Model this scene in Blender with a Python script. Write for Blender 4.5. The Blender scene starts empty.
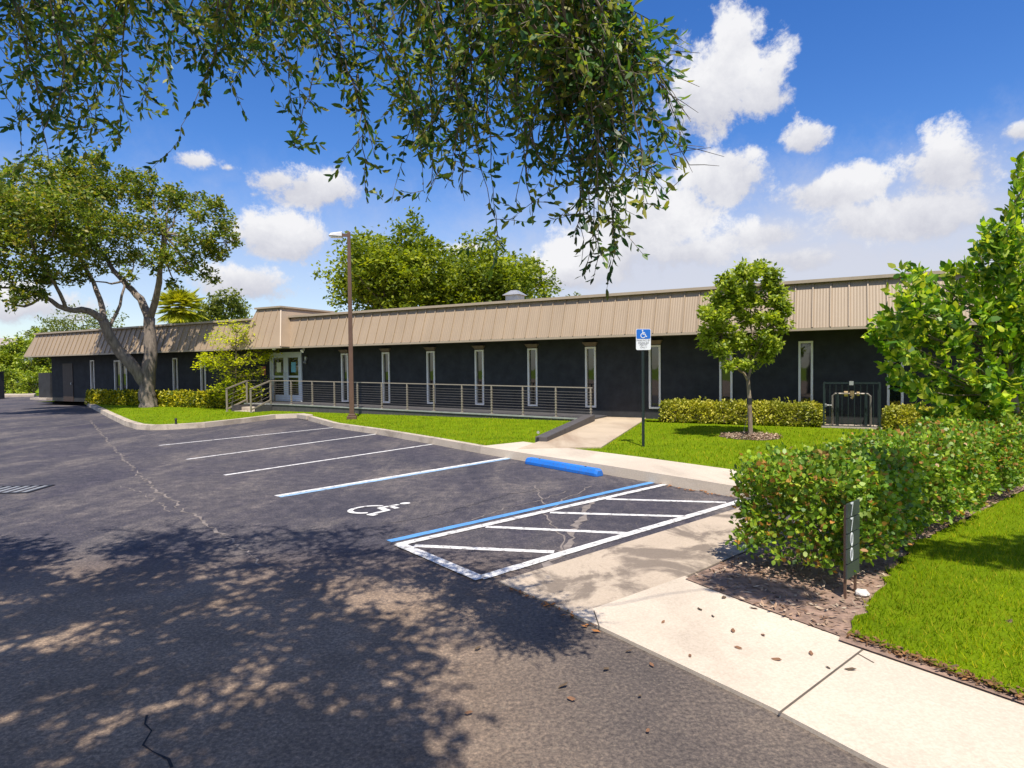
import bpy, bmesh, math, random
import numpy as np
from mathutils import Vector, Matrix

random.seed(11)
rng = np.random.default_rng(11)
S = bpy.context.scene
COL = S.collection
R = math.radians

# ------------------------------------------------------------------ camera
F = 620.0
CAM = Vector((0, 0, 1.7))
CROT = (Matrix.Rotation(R(90 - 1.48), 3, 'X') @ Matrix.Rotation(R(-0.6), 3, 'Z'))
cam_d = bpy.data.cameras.new('camera'); cam_d.sensor_width = 36; cam_d.lens = 36 * F / 1024
cam_d.clip_end = 3000; cam_d.clip_start = 0.05
cam = bpy.data.objects.new('camera', cam_d); COL.objects.link(cam)
cam.location = CAM; cam.rotation_euler = CROT.to_euler(); S.camera = cam

def ray(px, py):
    return CROT @ Vector(((px - 512) / F, -(py - 384) / F, -1))
def G(px, py, z=0.0):                    # ground point seen at a place in the photo
    d = ray(px, py); k = (z - CAM.z) / d.z
    return CAM + d * k
def P(px, py, y):                        # point at distance y
    d = ray(px, py); return CAM + d * (y / d.y)

# building frame: local x runs right along the front, local y into the building
BO = Vector((3.5, 19.0, 0)); BR = math.atan2(-.473, .881)
BM = Matrix.Translation(BO) @ Matrix.Rotation(BR, 4, 'Z')
def BL(x, y, z=0): return BM @ Vector((x, y, z))

# ------------------------------------------------------------------ helpers
WM = {}
class MB:
    def __init__(s): s.v = []; s.f = []
    def add(s, vs, fs):
        n = len(s.v); s.v += [tuple(v) for v in vs]; s.f += [tuple(n + i for i in f) for f in fs]; return s
    def box(s, x0, x1, y0, y1, z0, z1):
        return s.add([(x0,y0,z0),(x1,y0,z0),(x1,y1,z0),(x0,y1,z0),(x0,y0,z1),(x1,y0,z1),(x1,y1,z1),(x0,y1,z1)],
                     [(0,3,2,1),(4,5,6,7),(0,1,5,4),(1,2,6,5),(2,3,7,6),(3,0,4,7)])
    def bar(s, a, b, w, h, up=Vector((0,0,1))):
        a = Vector(a); b = Vector(b); d = (b - a).normalized()
        u = d.cross(up)
        if u.length < 1e-4: u = d.cross(Vector((1,0,0)))
        u.normalize(); v = u.cross(d)
        c = []
        for p in (a, b):
            for i, j in ((-1,-1),(1,-1),(1,1),(-1,1)): c.append(p + u*(i*w/2) + v*(j*h/2))
        return s.add(c, [(3,2,1,0),(4,5,6,7),(0,1,5,4),(1,2,6,5),(2,3,7,6),(3,0,4,7)])
    def tube(s, pts, rad, n=8, cap=True):
        pts = [Vector(p) for p in pts]
        if not hasattr(rad, '__len__'): rad = [rad]*len(pts)
        vs = []; fs = []; ref = None
        for i, p in enumerate(pts):
            d = (pts[min(i+1, len(pts)-1)] - pts[max(i-1, 0)]).normalized()
            if ref is None:
                ref = d.orthogonal().normalized()
            u = (ref - d*ref.dot(d))
            if u.length < 1e-5: u = d.orthogonal()
            u.normalize(); ref = u; w = d.cross(u)
            for k in range(n):
                a = 2*math.pi*k/n
                vs.append(p + (u*math.cos(a) + w*math.sin(a))*rad[i])
        for i in range(len(pts)-1):
            for k in range(n):
                k2 = (k+1) % n
                fs.append((i*n+k, i*n+k2, (i+1)*n+k2, (i+1)*n+k))
        if cap:
            fs.append(tuple(range(n))[::-1]); fs.append(tuple((len(pts)-1)*n + k for k in range(n)))
        return s.add(vs, fs)
    def prism(s, poly, z0, z1):          # polygon in xy, counter-clockwise or not
        poly = [(p[0], p[1]) for p in poly]; n = len(poly)
        ar = sum(poly[i][0]*poly[(i+1)%n][1]-poly[(i+1)%n][0]*poly[i][1] for i in range(n))
        if ar < 0: poly = poly[::-1]
        vs = [(x,y,z0) for x,y in poly] + [(x,y,z1) for x,y in poly]
        fs = [tuple(range(n))[::-1], tuple(range(n, 2*n))] + [(i,(i+1)%n,n+(i+1)%n,n+i) for i in range(n)]
        return s.add(vs, fs)
    def sheet(s, poly, z):
        poly = [(p[0], p[1]) for p in poly]; n = len(poly)
        ar = sum(poly[i][0]*poly[(i+1)%n][1]-poly[(i+1)%n][0]*poly[i][1] for i in range(n))
        if ar < 0: poly = poly[::-1]
        return s.add([(x,y,z) for x,y in poly], [tuple(range(n))])

def link(name, me, m, parent=None, world=True, smooth=False):
    if m: me.materials.append(m)
    if smooth:
        me.polygons.foreach_set('use_smooth', [True]*len(me.polygons))
    o = bpy.data.objects.new(name, me); COL.objects.link(o)
    if parent is not None:
        o.parent = parent
        if world:
            me.transform(WM[parent].inverted())
        WM[o] = WM[parent]
    else:
        WM[o] = Matrix.Identity(4)
    return o
def obj(name, mb, m, parent=None, world=True, smooth=False, bevel=0):
    me = bpy.data.meshes.new(name); me.from_pydata([tuple(v) for v in mb.v], [], mb.f)
    bm = bmesh.new(); bm.from_mesh(me)
    bmesh.ops.recalc_face_normals(bm, faces=bm.faces)
    if bevel:
        bmesh.ops.bevel(bm, geom=[e for e in bm.edges if len(e.link_faces) == 2 and e.calc_face_angle(0) > .6], offset=bevel, segments=2, affect='EDGES', profile=.5)
    bm.to_mesh(me); bm.free()
    me.update()
    return link(name, me, m, parent, world, smooth)
def arr(name, verts, k, m, parent=None):  # numpy verts, k verts per face
    n = len(verts)//k
    me = bpy.data.meshes.new(name)
    me.vertices.add(n*k); me.vertices.foreach_set('co', np.ascontiguousarray(verts[:n*k], dtype=np.float32).ravel())
    me.loops.add(n*k); me.loops.foreach_set('vertex_index', np.arange(n*k, dtype=np.int32))
    me.polygons.add(n); me.polygons.foreach_set('loop_start', np.arange(0, n*k, k, dtype=np.int32))
    me.update(calc_edges=True); me.validate()
    return link(name, me, m, parent)
def thing(name, label, cat, loc=(0,0,0), rotz=0, group=None):
    o = bpy.data.objects.new(name, None); COL.objects.link(o); o.empty_display_size = .2
    o.location = loc; o.rotation_euler = (0,0,rotz); o['label'] = label; o['category'] = cat
    if group: o['group'] = group
    WM[o] = Matrix.Translation(Vector(loc)) @ Matrix.Rotation(rotz, 4, 'Z')
    return o
def tag(o, label, cat, group=None):
    o['label'] = label; o['category'] = cat
    if group: o['group'] = group
    return o
def struct(o): o['kind'] = 'structure'; return o
def stuff(o): o['kind'] = 'stuff'; return o
def copy_tree(o, parent=None):
    c = o.copy(); COL.objects.link(c)
    if parent is not None: c.parent = parent
    for ch in [x for x in COL.objects if x.parent == o]: copy_tree(ch, c)
    return c
def text_mesh(txt, size, ext=.001):
    cu = bpy.data.curves.new('lettering', 'FONT'); cu.body = txt; cu.size = size; cu.align_x = 'CENTER'; cu.align_y = 'CENTER'; cu.extrude = ext
    t = bpy.data.objects.new('lettering', cu); COL.objects.link(t)
    bpy.context.view_layer.update()
    me = bpy.data.meshes.new_from_object(t.evaluated_get(bpy.context.evaluated_depsgraph_get()))
    bpy.data.objects.remove(t); bpy.data.curves.remove(cu); me.materials.clear()
    return me

# ------------------------------------------------------------------ materials
def nodes(name):
    m = bpy.data.materials.new(name); m.use_nodes = True
    nt = m.node_tree; b = nt.nodes['Principled BSDF']
    return m, nt, b
def N(nt, t, **kw):
    n = nt.nodes.new(t)
    for k, v in kw.items(): setattr(n, k, v)
    return n
def noise(nt, co, scale, detail=4, rough=.55, dist=0):
    n = N(nt, 'ShaderNodeTexNoise'); n.inputs['Scale'].default_value = scale; n.inputs['Detail'].default_value = detail
    n.inputs['Roughness'].default_value = rough; n.inputs['Distortion'].default_value = dist
    nt.links.new(co, n.inputs['Vector']); return n.outputs['Fac']
def ramp(nt, fac, *stops):
    r = N(nt, 'ShaderNodeValToRGB'); e = r.color_ramp.elements
    while len(e) < len(stops): e.new(.5)
    for el, (p, c) in zip(e, stops):
        el.position = p; el.color = c if len(c) == 4 else (*c, 1)
    nt.links.new(fac, r.inputs['Fac']); return r.outputs['Color']
def mix(nt, fac, a, b, mode='MIX'):
    m = N(nt, 'ShaderNodeMix', data_type='RGBA', blend_type=mode)
    for sock, v in ((m.inputs['Factor'], fac), (m.inputs[6], a), (m.inputs[7], b)):
        if isinstance(v, (int, float)): sock.default_value = v
        elif isinstance(v, tuple): sock.default_value = (*v, 1) if len(v) == 3 else v
        else: nt.links.new(v, sock)
    return m.outputs[2]
def coords(nt, scale=(1,1,1), rot=(0,0,0), which='Object'):
    tc = N(nt, 'ShaderNodeTexCoord'); mp = N(nt, 'ShaderNodeMapping')
    mp.inputs['Scale'].default_value = scale; mp.inputs['Rotation'].default_value = rot
    nt.links.new(tc.outputs[which], mp.inputs['Vector']); return mp.outputs['Vector']
def bump(nt, b, h, strength=.3, dist=.01):
    n = N(nt, 'ShaderNodeBump'); n.inputs['Strength'].default_value = strength; n.inputs['Distance'].default_value = dist
    nt.links.new(h, n.inputs['Height']); nt.links.new(n.outputs['Normal'], b.inputs['Normal'])
def simple(name, c, rough=.6, metal=0, var=.25, scale=6, bmp=.1, spec=.5):
    m, nt, b = nodes(name); co = coords(nt)
    f = noise(nt, co, scale, 6, .65)
    d = tuple(x*(1-var) for x in c); l = tuple(min(1, x*(1+var)) for x in c)
    nt.links.new(ramp(nt, f, (.3, d), (.7, l)), b.inputs['Base Color'])
    b.inputs['Roughness'].default_value = rough; b.inputs['Metallic'].default_value = metal; b.inputs['Specular IOR Level'].default_value = spec
    if bmp: bump(nt, b, noise(nt, co, scale*12, 4), bmp, .004)
    return m
def leafmat(name, cols, rough=.4, trans=.35, spec=.4, tc=None, clump=1.3, lo=.66, hi=1.25):
    m, nt, b = nodes(name)
    g = N(nt, 'ShaderNodeNewGeometry')
    gain = {'oak_leaf':1.4,'young_tree_leaf':1.55,'broad_leaf':1.4,'coco_plum_leaf':1.85,'overhead_oak_leaf':1.3,'palm_leaf':1.3,'gold_hedge_leaf':1.15,'far_oak_leaf':1.2}.get(name,1)
    cols = [tuple(min(.8,x*gain) for x in c) for c in cols]
    n = len(cols); stops = [((i+.5)/n, c) for i, c in enumerate(cols)]
    c = ramp(nt, g.outputs['Random Per Island'], *stops)
    big = noise(nt, coords(nt), clump, 3)
    c = mix(nt, 1, c, ramp(nt, big, (.33, (lo*.95,lo*1.06,lo)), (.67, (hi*1.02,hi*.98,hi*.85))), 'MULTIPLY')
    nt.links.new(c, b.inputs['Base Color']); b.inputs['Roughness'].default_value = rough; b.inputs['Specular IOR Level'].default_value = spec
    t = N(nt, 'ShaderNodeBsdfTranslucent')
    nt.links.new(mix(nt, 1, c, tc or (1.5,1.5,.5), 'MULTIPLY'), t.inputs['Color'])
    ms = N(nt, 'ShaderNodeMixShader'); ms.inputs[0].default_value = trans
    nt.links.new(b.outputs[0], ms.inputs[1]); nt.links.new(t.outputs[0], ms.inputs[2])
    nt.links.new(ms.outputs[0], nt.nodes['Material Output'].inputs['Surface'])
    return m

def asphalt_mat():
    m, nt, b = nodes('asphalt'); co = coords(nt)
    st = coords(nt, (1, .35, 1), (0, 0, R(-52)))
    big = noise(nt, co, .28, 6, .6)
    c = ramp(nt, big, (.32, (.034,.034,.046)), (.5, (.057,.053,.063)), (.68, (.084,.076,.077)))
    sl = noise(nt, st, .9, 8, .68, .4)
    c = mix(nt, ramp(nt, sl, (.49, (0,0,0)), (.66, (.8,.8,.8))), c, (.132,.117,.108))
    dk = noise(nt, st, .55, 5, .6, .3)
    c = mix(nt, ramp(nt, dk, (.55, (0,0,0)), (.66, (.6,.6,.6))), c, (.034,.031,.050))
    md = noise(nt, co, 5.5, 8, .78, .3)
    c = mix(nt, 1, c, ramp(nt, md, (.34, (.58,.58,.66)), (.5, (.97,.96,.97)), (.64, (1.6,1.5,1.38))), 'MULTIPLY')
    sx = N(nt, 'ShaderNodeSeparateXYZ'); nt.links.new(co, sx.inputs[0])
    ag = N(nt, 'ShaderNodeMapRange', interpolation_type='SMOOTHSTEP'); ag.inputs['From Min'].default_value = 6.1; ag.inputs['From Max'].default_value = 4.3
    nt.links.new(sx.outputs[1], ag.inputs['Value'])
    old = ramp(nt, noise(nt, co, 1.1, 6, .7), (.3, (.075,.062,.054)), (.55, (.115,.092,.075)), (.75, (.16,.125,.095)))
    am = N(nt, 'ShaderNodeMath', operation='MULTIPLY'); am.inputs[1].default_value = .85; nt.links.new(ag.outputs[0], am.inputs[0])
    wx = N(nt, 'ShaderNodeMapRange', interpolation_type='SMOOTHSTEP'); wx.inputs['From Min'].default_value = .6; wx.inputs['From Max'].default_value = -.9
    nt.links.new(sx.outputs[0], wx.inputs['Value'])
    dapple_tan = ramp(nt, noise(nt, co, 1.7, 6, .7), (.3, (.17,.12,.08)), (.55, (.27,.195,.135)), (.75, (.36,.27,.19)))  # brighter tan below the oak: warmth of its sun dapples put into the colour
    old = mix(nt, wx.outputs[0], old, dapple_tan)
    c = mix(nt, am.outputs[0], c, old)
    gr = noise(nt, co, 42, 4, .8)
    c = mix(nt, 1, c, ramp(nt, gr, (.28, (.36,.36,.39)), (.5, (1,1,1)), (.72, (2.1,2.0,1.8))), 'MULTIPLY')
    v = N(nt, 'ShaderNodeTexVoronoi'); v.inputs['Scale'].default_value = 95; nt.links.new(co, v.inputs['Vector'])
    c = mix(nt, ramp(nt, v.outputs['Color'], (.80, (0,0,0)), (.9, (.5,.5,.5))), c, (.20,.165,.125))
    nt.links.new(c, b.inputs['Base Color']); b.inputs['Roughness'].default_value = .8
    b.inputs['Specular IOR Level'].default_value = .3
    bump(nt, b, noise(nt, co, 70, 4, .7), .5, .006)
    return m
def concrete_mat(name, base, stain, amount=.5, scale=1.2, lim=(.5,.62), stretch=(1,.3,1)):
    m, nt, b = nodes(name); co = coords(nt); st = coords(nt, stretch, (0,0,R(40)))
    f = noise(nt, co, .8, 5, .6)
    c = ramp(nt, f, (.3, tuple(x*.86 for x in base)), (.7, tuple(min(1,x*1.08) for x in base)))
    s = noise(nt, st, scale, 8, .65, .5)
    c = mix(nt, ramp(nt, s, (lim[0], (0,0,0)), (lim[1], (amount,)*3)), c, stain)
    g = noise(nt, co, 60, 4, .7)
    c = mix(nt, 1, c, ramp(nt, g, (.3, (.85,.84,.82)), (.7, (1.12,1.12,1.12))), 'MULTIPLY')
    nt.links.new(c, b.inputs['Base Color']); b.inputs['Roughness'].default_value = .85
    bump(nt, b, g, .25, .004); return m
def grass_ground():
    m, nt, b = nodes('lawn_soil'); co = coords(nt)
    f = noise(nt, co, 1.4, 6, .7); g = noise(nt, co, 45, 4, .8)
    c = ramp(nt, f, (.3, (.105,.17,.001)), (.6, (.165,.245,.002)), (.8, (.25,.24,.012)))
    c = mix(nt, 1, c, ramp(nt, g, (.3, (.6,.6,.6)), (.7, (1.3,1.3,1.2))), 'MULTIPLY')
    nt.links.new(c, b.inputs['Base Color']); b.inputs['Roughness'].default_value = .9
    b.inputs['Specular IOR Level'].default_value = .1
    bump(nt, b, g, .8, .03); return m
def metal_roof():
    m, nt, b = nodes('tan_metal_roof'); co = coords(nt, (1, 1, 1))
    f = noise(nt, co, .6, 4)
    c = ramp(nt, f, (.3, (.30,.225,.15)), (.7, (.345,.26,.175)))
    w = N(nt, 'ShaderNodeTexWave', wave_type='BANDS', bands_direction='X'); w.inputs['Scale'].default_value = 4.6
    nt.links.new(co, w.inputs['Vector'])
    st = noise(nt, coords(nt, (8,.3,.3)), 2, 5, .7)
    c = mix(nt, 1, c, ramp(nt, st, (.3, (.9,.9,.9)), (.7, (1.07,1.07,1.07))), 'MULTIPLY')
    nt.links.new(c, b.inputs['Base Color']); b.inputs['Roughness'].default_value = .5
    bump(nt, b, w.outputs['Fac'], .35, .012); return m
def bark_mat(name, a, bcol):
    m, nt, b = nodes(name); co = coords(nt, (1,1,.25))
    f = noise(nt, co, 9, 8, .7, .5)
    nt.links.new(ramp(nt, f, (.3, a), (.7, bcol)), b.inputs['Base Color']); b.inputs['Roughness'].default_value = .9
    bump(nt, b, f, .8, .04); return m
def paint_mat(name, c, wear=.5):
    m, nt, b = nodes(name); co = coords(nt)
    f = noise(nt, co, 14, 8, .75); g = noise(nt, co, 1.2, 3)
    c1 = mix(nt, ramp(nt, f, (.50, (0,0,0)), (.62, (wear,)*3)), c, (.10,.09,.085))
    c1 = mix(nt, 1, c1, ramp(nt, g, (.3, (.85,.85,.85)), (.7, (1.05,1.05,1.05))), 'MULTIPLY')
    nt.links.new(c1, b.inputs['Base Color']); b.inputs['Roughness'].default_value = .7
    bump(nt, b, noise(nt, co, 70, 4), .3, .004); return m

M = {}
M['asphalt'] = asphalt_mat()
M['sidewalk'] = concrete_mat('pale_concrete', (.56,.475,.375), (.33,.275,.215), .7, .7, (.50,.68))
M['walk'] = concrete_mat('walk_concrete', (.47,.38,.275), (.30,.215,.145), .8, .9, (.48,.64))
M['apron'] = concrete_mat('old_concrete', (.46,.375,.285), (.17,.135,.105), .9, 1.5, (.48,.56), (1,.8,1))
M['kerb'] = concrete_mat('kerb_concrete', (.47,.40,.32), (.22,.18,.14), .7, 3.0, (.48,.66))
M['lawn'] = grass_ground()
M['mulch'] = simple('mulch_soil', (.25,.165,.12), .95, var=.5, scale=14, bmp=.9)
M['white_paint'] = paint_mat('white_road_paint', (.70,.68,.65), .8)
M['blue_paint'] = paint_mat('blue_road_paint', (.10,.30,.62), .4)
M['pale_blue_paint'] = paint_mat('pale_blue_road_paint', (.26,.42,.60), .7)
M['stop_blue'] = paint_mat('blue_stop_paint', (.012,.17,.62), .35)
M['crack'] = simple('crack_filler', (.19,.16,.14), .9, var=.4, scale=9)
M['dark_crack'] = simple('dark_crack', (.02,.019,.022), .9, var=.3, scale=9)
M['wall'] = simple('charcoal_stucco', (.031,.032,.034), .8, var=.35, scale=2.5, bmp=.5, spec=.3)
M['roof'] = metal_roof()
M['coping'] = simple('tan_coping', (.36,.29,.21), .5, var=.08, scale=2)
M['portal'] = simple('tan_portal_metal', (.335,.25,.17), .5, var=.08, scale=1.5)
M['soffit'] = simple('brown_soffit', (.07,.055,.045), .8)
M['frame'] = simple('white_window_frame', (.82,.77,.70), .4, var=.06)
M['cap'] = simple('brown_cap', (.17,.12,.095), .7)
M['doorframe'] = simple('aluminium_door_frame', (.58,.62,.67), .35, var=.06)
M['steel'] = simple('satin_steel', (.34,.29,.235), .38, .35, var=.1)
M['cable'] = simple('steel_cable', (.24,.215,.19), .4, .5, var=.1)
M['deck'] = simple('charcoal_deck', (.06,.057,.06), .75, var=.25)
M['beam'] = simple('grey_edge_beam', (.075,.068,.068), .75, var=.2)
M['bronze'] = simple('bronze_pole_paint', (.12,.068,.045), .45, .1, var=.12)
M['black_metal'] = simple('black_green_metal', (.012,.022,.022), .4, var=.2)
M['galv'] = simple('galvanised_steel', (.45,.45,.44), .45, .6, var=.15)
M['lamp'] = simple('lamp_lens', (.85,.85,.85), .15, var=.03, bmp=0)
M['silver'] = simple('lamp_housing', (.55,.54,.52), .35, .3, var=.06)
M['brass'] = simple('brass_valve', (.55,.40,.22), .3, .8, var=.2)
M['sign_blue'] = simple('sign_blue', (.015,.13,.50), .4, var=.05, bmp=0)
M['sign_white'] = simple('sign_white', (.70,.72,.75), .4, var=.05, bmp=0)
M['ink'] = simple('sign_ink', (.10,.11,.13), .6, var=.05, bmp=0)
M['plate'] = simple('grey_plate', (.04,.052,.05), .45, var=.15)
M['rock'] = simple('pale_rock', (.55,.52,.48), .85, var=.25, scale=20, bmp=.5)
M['red'] = simple('red_notice', (.55,.12,.07), .5, var=.1)
M['paper'] = simple('paper_notice', (.72,.75,.62), .7, var=.1, scale=30)
M['teal_paper'] = simple('teal_notice', (.16,.42,.55), .7, var=.45, scale=30)
M['brown_door'] = simple('brown_side_door', (.055,.036,.028), .6, var=.2)
M['house'] = simple('pale_house_wall', (.6,.57,.54), .8)
M['tile'] = simple('grey_tile_roof', (.30,.26,.24), .8)
M['grate'] = simple('iron_grate', (.03,.03,.035), .55, .5, var=.3)
M['stake'] = simple('wooden_stake', (.16,.11,.07), .8, var=.3)
M['strap'] = simple('black_strap', (.015,.015,.017), .6)
def glass_mat():
    m, nt, b = nodes('window_glass'); 
    b.inputs['Base Color'].default_value = (.010,.013,.013,1); b.inputs['Roughness'].default_value = .03
    b.inputs['Specular IOR Level'].default_value = .9; b.inputs['IOR'].default_value = 1.6
    co = coords(nt); bump(nt, b, noise(nt, co, 1.3, 2), .04, .05)
    return m
M['glass'] = glass_mat()
M['bark'] = bark_mat('oak_bark', (.07,.055,.045), (.30,.245,.20))
M['young_bark'] = bark_mat('young_bark', (.14,.10,.07), (.34,.27,.20))
M['twig'] = bark_mat('twig_bark', (.09,.075,.06), (.22,.18,.14))
M['oak_leaf'] = leafmat('oak_leaf', [(.045,.075,.012),(.08,.12,.014),(.12,.165,.016),(.165,.205,.02),(.23,.20,.04)], .5, .40, clump=.8, lo=.6, hi=1.35)
M['over_leaf'] = leafmat('overhead_oak_leaf', [(.022,.065,.030),(.035,.095,.030),(.065,.13,.024),(.12,.175,.024),(.21,.21,.045)], .40, .46, .4, clump=2.2, lo=.55, hi=1.4)
M['far_leaf'] = leafmat('far_oak_leaf', [(.085,.125,.008),(.13,.175,.010),(.18,.225,.012),(.25,.275,.018)], .6, .44, clump=.35, lo=.6, hi=1.35)
M['young_leaf'] = leafmat('young_tree_leaf', [(.085,.13,.012),(.14,.19,.016),(.20,.25,.020),(.29,.32,.05)], .45, .38, .4)
M['lime_leaf'] = leafmat('yellow_leaf', [(.36,.42,.010),(.48,.52,.012),(.60,.58,.018)], .6, .5)
M['big_leaf'] = leafmat('broad_leaf', [(.045,.11,.012),(.08,.17,.014),(.14,.24,.018),(.25,.33,.03),(.36,.38,.05)], .42, .42, .45, clump=1.6, lo=.55, hi=1.45)
M['hedge_leaf'] = leafmat('coco_plum_leaf', [(.045,.095,.012),(.075,.14,.014),(.12,.19,.018),(.18,.24,.022),(.055,.12,.014),(.10,.17,.016),(.21,.25,.03),(.10,.16,.016),(.05,.11,.014),(.24,.115,.035)], .42, .36, .42, clump=4.5, lo=.5, hi=1.5)
M['var_leaf'] = leafmat('variegated_leaf', [(.18,.20,.015),(.32,.33,.022),(.46,.44,.05),(.60,.56,.13)], .5, .36)
M['gold_leaf'] = leafmat('gold_hedge_leaf', [(.06,.10,.01),(.26,.26,.014),(.42,.38,.018),(.58,.50,.03)], .45, .3)
M['palm_leaf'] = leafmat('palm_leaf', [(.20,.22,.014),(.30,.30,.018),(.40,.38,.025)], .5, .4)
M['pale_leaf'] = leafmat('pale_far_leaf', [(.12,.15,.035),(.17,.20,.04),(.22,.25,.055)], .6, .38)
M['blade'] = leafmat('grass_blade', [(.09,.165,.001),(.15,.245,.001),(.215,.31,.002),(.29,.35,.004),(.42,.37,.03)], .75, .38, .06, (1.2,1.25,.2), clump=1.6, lo=.62, hi=1.28)
M['dead_leaf'] = leafmat('fallen_leaf', [(.12,.06,.03),(.18,.09,.04),(.26,.13,.05),(.10,.07,.045)], .7, .15)
M['chip'] = leafmat('bark_chip', [(.14,.08,.055),(.24,.15,.105),(.34,.23,.17),(.45,.35,.28)], .9, 0.02)

# ------------------------------------------------------------------ foliage helpers
def unit(n):
    v = rng.normal(size=(n,3)); return v/np.linalg.norm(v, axis=1, keepdims=True)
def leaves(c, L, W, d=None, flat=.0, hexa=False, up=None):
    """c (n,3) leaf bases; L, W sizes; d directions"""
    n = len(c)
    if d is None: d = unit(n)
    d = d/np.linalg.norm(d, axis=1, keepdims=True)
    r = unit(n)
    if up is not None: r = r*(1-up) + np.array([0,0,1.])*up*1.5   # leaf normal leans to up
    s = np.cross(d, r); s /= (np.linalg.norm(s, axis=1, keepdims=True)+1e-9)
    nn = np.cross(s, d)
    L = (L*rng.uniform(.7,1.25,n))[:,None]; W = (W*rng.uniform(.75,1.2,n))[:,None]
    if hexa:
        v = np.stack([c, c+d*L*.3+s*W*.46+nn*W*.1, c+d*L*.7+s*W*.40+nn*W*.1, c+d*L-nn*L*.08, c+d*L*.7-s*W*.40+nn*W*.1, c+d*L*.3-s*W*.46+nn*W*.1], 1)
        return v.reshape(-1,3)
    v = np.stack([c, c+d*L*.5+s*W*.5, c+d*L, c+d*L*.5-s*W*.5], 1)
    return v.reshape(-1,3)
def ball(c, r, n, shell=.5, squash=.8):
    v = unit(n)*(rng.uniform(0,1,n)**shell)[:,None]*r
    v[:,2] *= squash
    return v + np.array(c)
def crown(clumps, n, L, W, squash=.75, shell=.55):
    tot = sum(r**2 for _, r in clumps); out = []
    for c, r in clumps:
        k = max(8, int(n*r**2/tot))
        p = ball(c, r, k, shell, squash)
        # ragged: small twiglets inside each clump
        tw = ball(c, r*1.05, max(4, k//14), .6, squash)
        q = tw[rng.integers(0, len(tw), k)] + rng.normal(size=(k,3))*r*.16
        m = rng.uniform(size=k) < .65
        p[m] = q[m]
        out.append(leaves(p, L, W, unit(k)*np.array([1,1,.7]), up=.42))
    return np.concatenate(out)
def hedge_foliage(M4, lx, ly, z0, z1, n, L, W, depth=.2, rough=.05):
    """leaves through the shell of a clipped hedge; M4 places local box centre line start"""
    A = np.array([lx*ly, lx*(z1-z0), lx*(z1-z0), ly*(z1-z0), ly*(z1-z0)]); A = A/A.sum()
    f = rng.choice(5, n, p=A); u = rng.uniform(0,1,n); w = rng.uniform(0,1,n)
    dep = rng.exponential(depth*.5, n).clip(0, depth*2.2) - rng.uniform(0, rough, n)
    p = np.zeros((n,3)); nr = np.zeros((n,3))
    for i in range(5):
        m = f == i
        if i == 0: p[m] = np.stack([u[m]*lx, (w[m]-.5)*ly, z1-dep[m]], 1); nr[m] = (0,0,1)
        elif i in (1,2):
            sg = -1 if i == 1 else 1
            p[m] = np.stack([u[m]*lx, sg*(ly/2-dep[m]), z0+w[m]*(z1-z0)], 1); nr[m] = (0,sg,0)
        else:
            x0 = dep[m] if i == 3 else lx-dep[m]
            p[m] = np.stack([x0, (w[m]-.5)*ly, z0+u[m]*(z1-z0)], 1); nr[m] = (-1 if i == 3 else 1,0,0)
    # lumpy
    lump = .5*np.sin(p[:,0]*3.1+p[:,1]*2)+.3*np.sin(p[:,0]*7.7+1+p[:,2]*5)+.2*np.sin(p[:,0]*15+p[:,2]*9)
    p += nr*(lump*rough*1.3)[:,None]
    # round the top edges
    d = nr*.7 + unit(n)
    g = np.sin(p[:,0]*9+p[:,2]*7+1)+np.sin(p[:,0]*5-p[:,1]*8+p[:,2]*11)+np.sin(p[:,0]*17+p[:,1]*13-p[:,2]*6)
    keep = (g > -1.1) | (dep > depth*.45) | (rng.uniform(size=n) < .25)
    p = p[keep]; d = d[keep]
    sp = []; sd = []                                   # new shoots standing out of the clipped top
    for k in range(int(lx*ly*26)):
        b0 = np.array([rng.uniform(0,lx), rng.uniform(-.5,.5)*ly, z1-.02]); v0 = unit(1)[0]*.35+np.array([0,0,1]); h0 = rng.uniform(.04,.13)
        for j in range(5): sp.append(b0+v0*h0*j/4); sd.append(unit(1)[0]+v0*.6)
    if sp: p = np.concatenate([p, np.array(sp)]); d = np.concatenate([d, np.array(sd)])
    v = leaves(p, L, W, d, hexa=True)
    Mx = np.array(M4); return v@Mx[:3,:3].T + Mx[:3,3]
def branch_pts(a, b, n, wob):
    a = np.array(a); b = np.array(b); t = np.linspace(0,1,n)[:,None]
    p = a+(b-a)*t; w = rng.normal(size=(n,3))*wob; w[0] = 0; w[-1] = 0
    return p+w

# ------------------------------------------------------------------ setting: ground and paving
KD = Vector((.64,-.768,0)); SD = Vector((.768,.64,0))     # along the kerb, and across it
obj_ground = struct(obj('ground', MB().sheet([(-900,-900),(900,-900),(900,900),(-900,900)], -.03), M['lawn']))
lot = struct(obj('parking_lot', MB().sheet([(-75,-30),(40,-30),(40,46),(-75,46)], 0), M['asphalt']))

def line_px(name, a, b, w, m, z, off=0):
    A = G(*a); B = G(*b); d = (B-A); d.z = 0; d.normalize(); n = Vector((-d.y, d.x, 0))
    A = A+n*off; B = B+n*off
    k = max(2, int((B-A).length/.12)); mb = MB(); top = []; bot = []
    for i in range(k+1):
        p = A.lerp(B, i/k)
        top.append(p+n*(w/2+random.uniform(-.004,.004))); bot.append(p-n*(w/2+random.uniform(-.004,.004)))
    vs = [(p.x,p.y,z) for p in bot]+[(p.x,p.y,z) for p in top]; n1 = k+1
    mb.add(vs, [(i,i+1,n1+i+1,n1+i) for i in range(k)])
    return obj(name, mb, m, lot)
line_px('stall_line', (159,445.6), (334,427.6), .085, M['white_paint'], .004)
line_px('stall_line', (186.6,459.5), (377.5,434), .085, M['white_paint'], .004)
line_px('stall_line', (224.4,475.3), (434.5,444), .085, M['white_paint'], .004)
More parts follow.
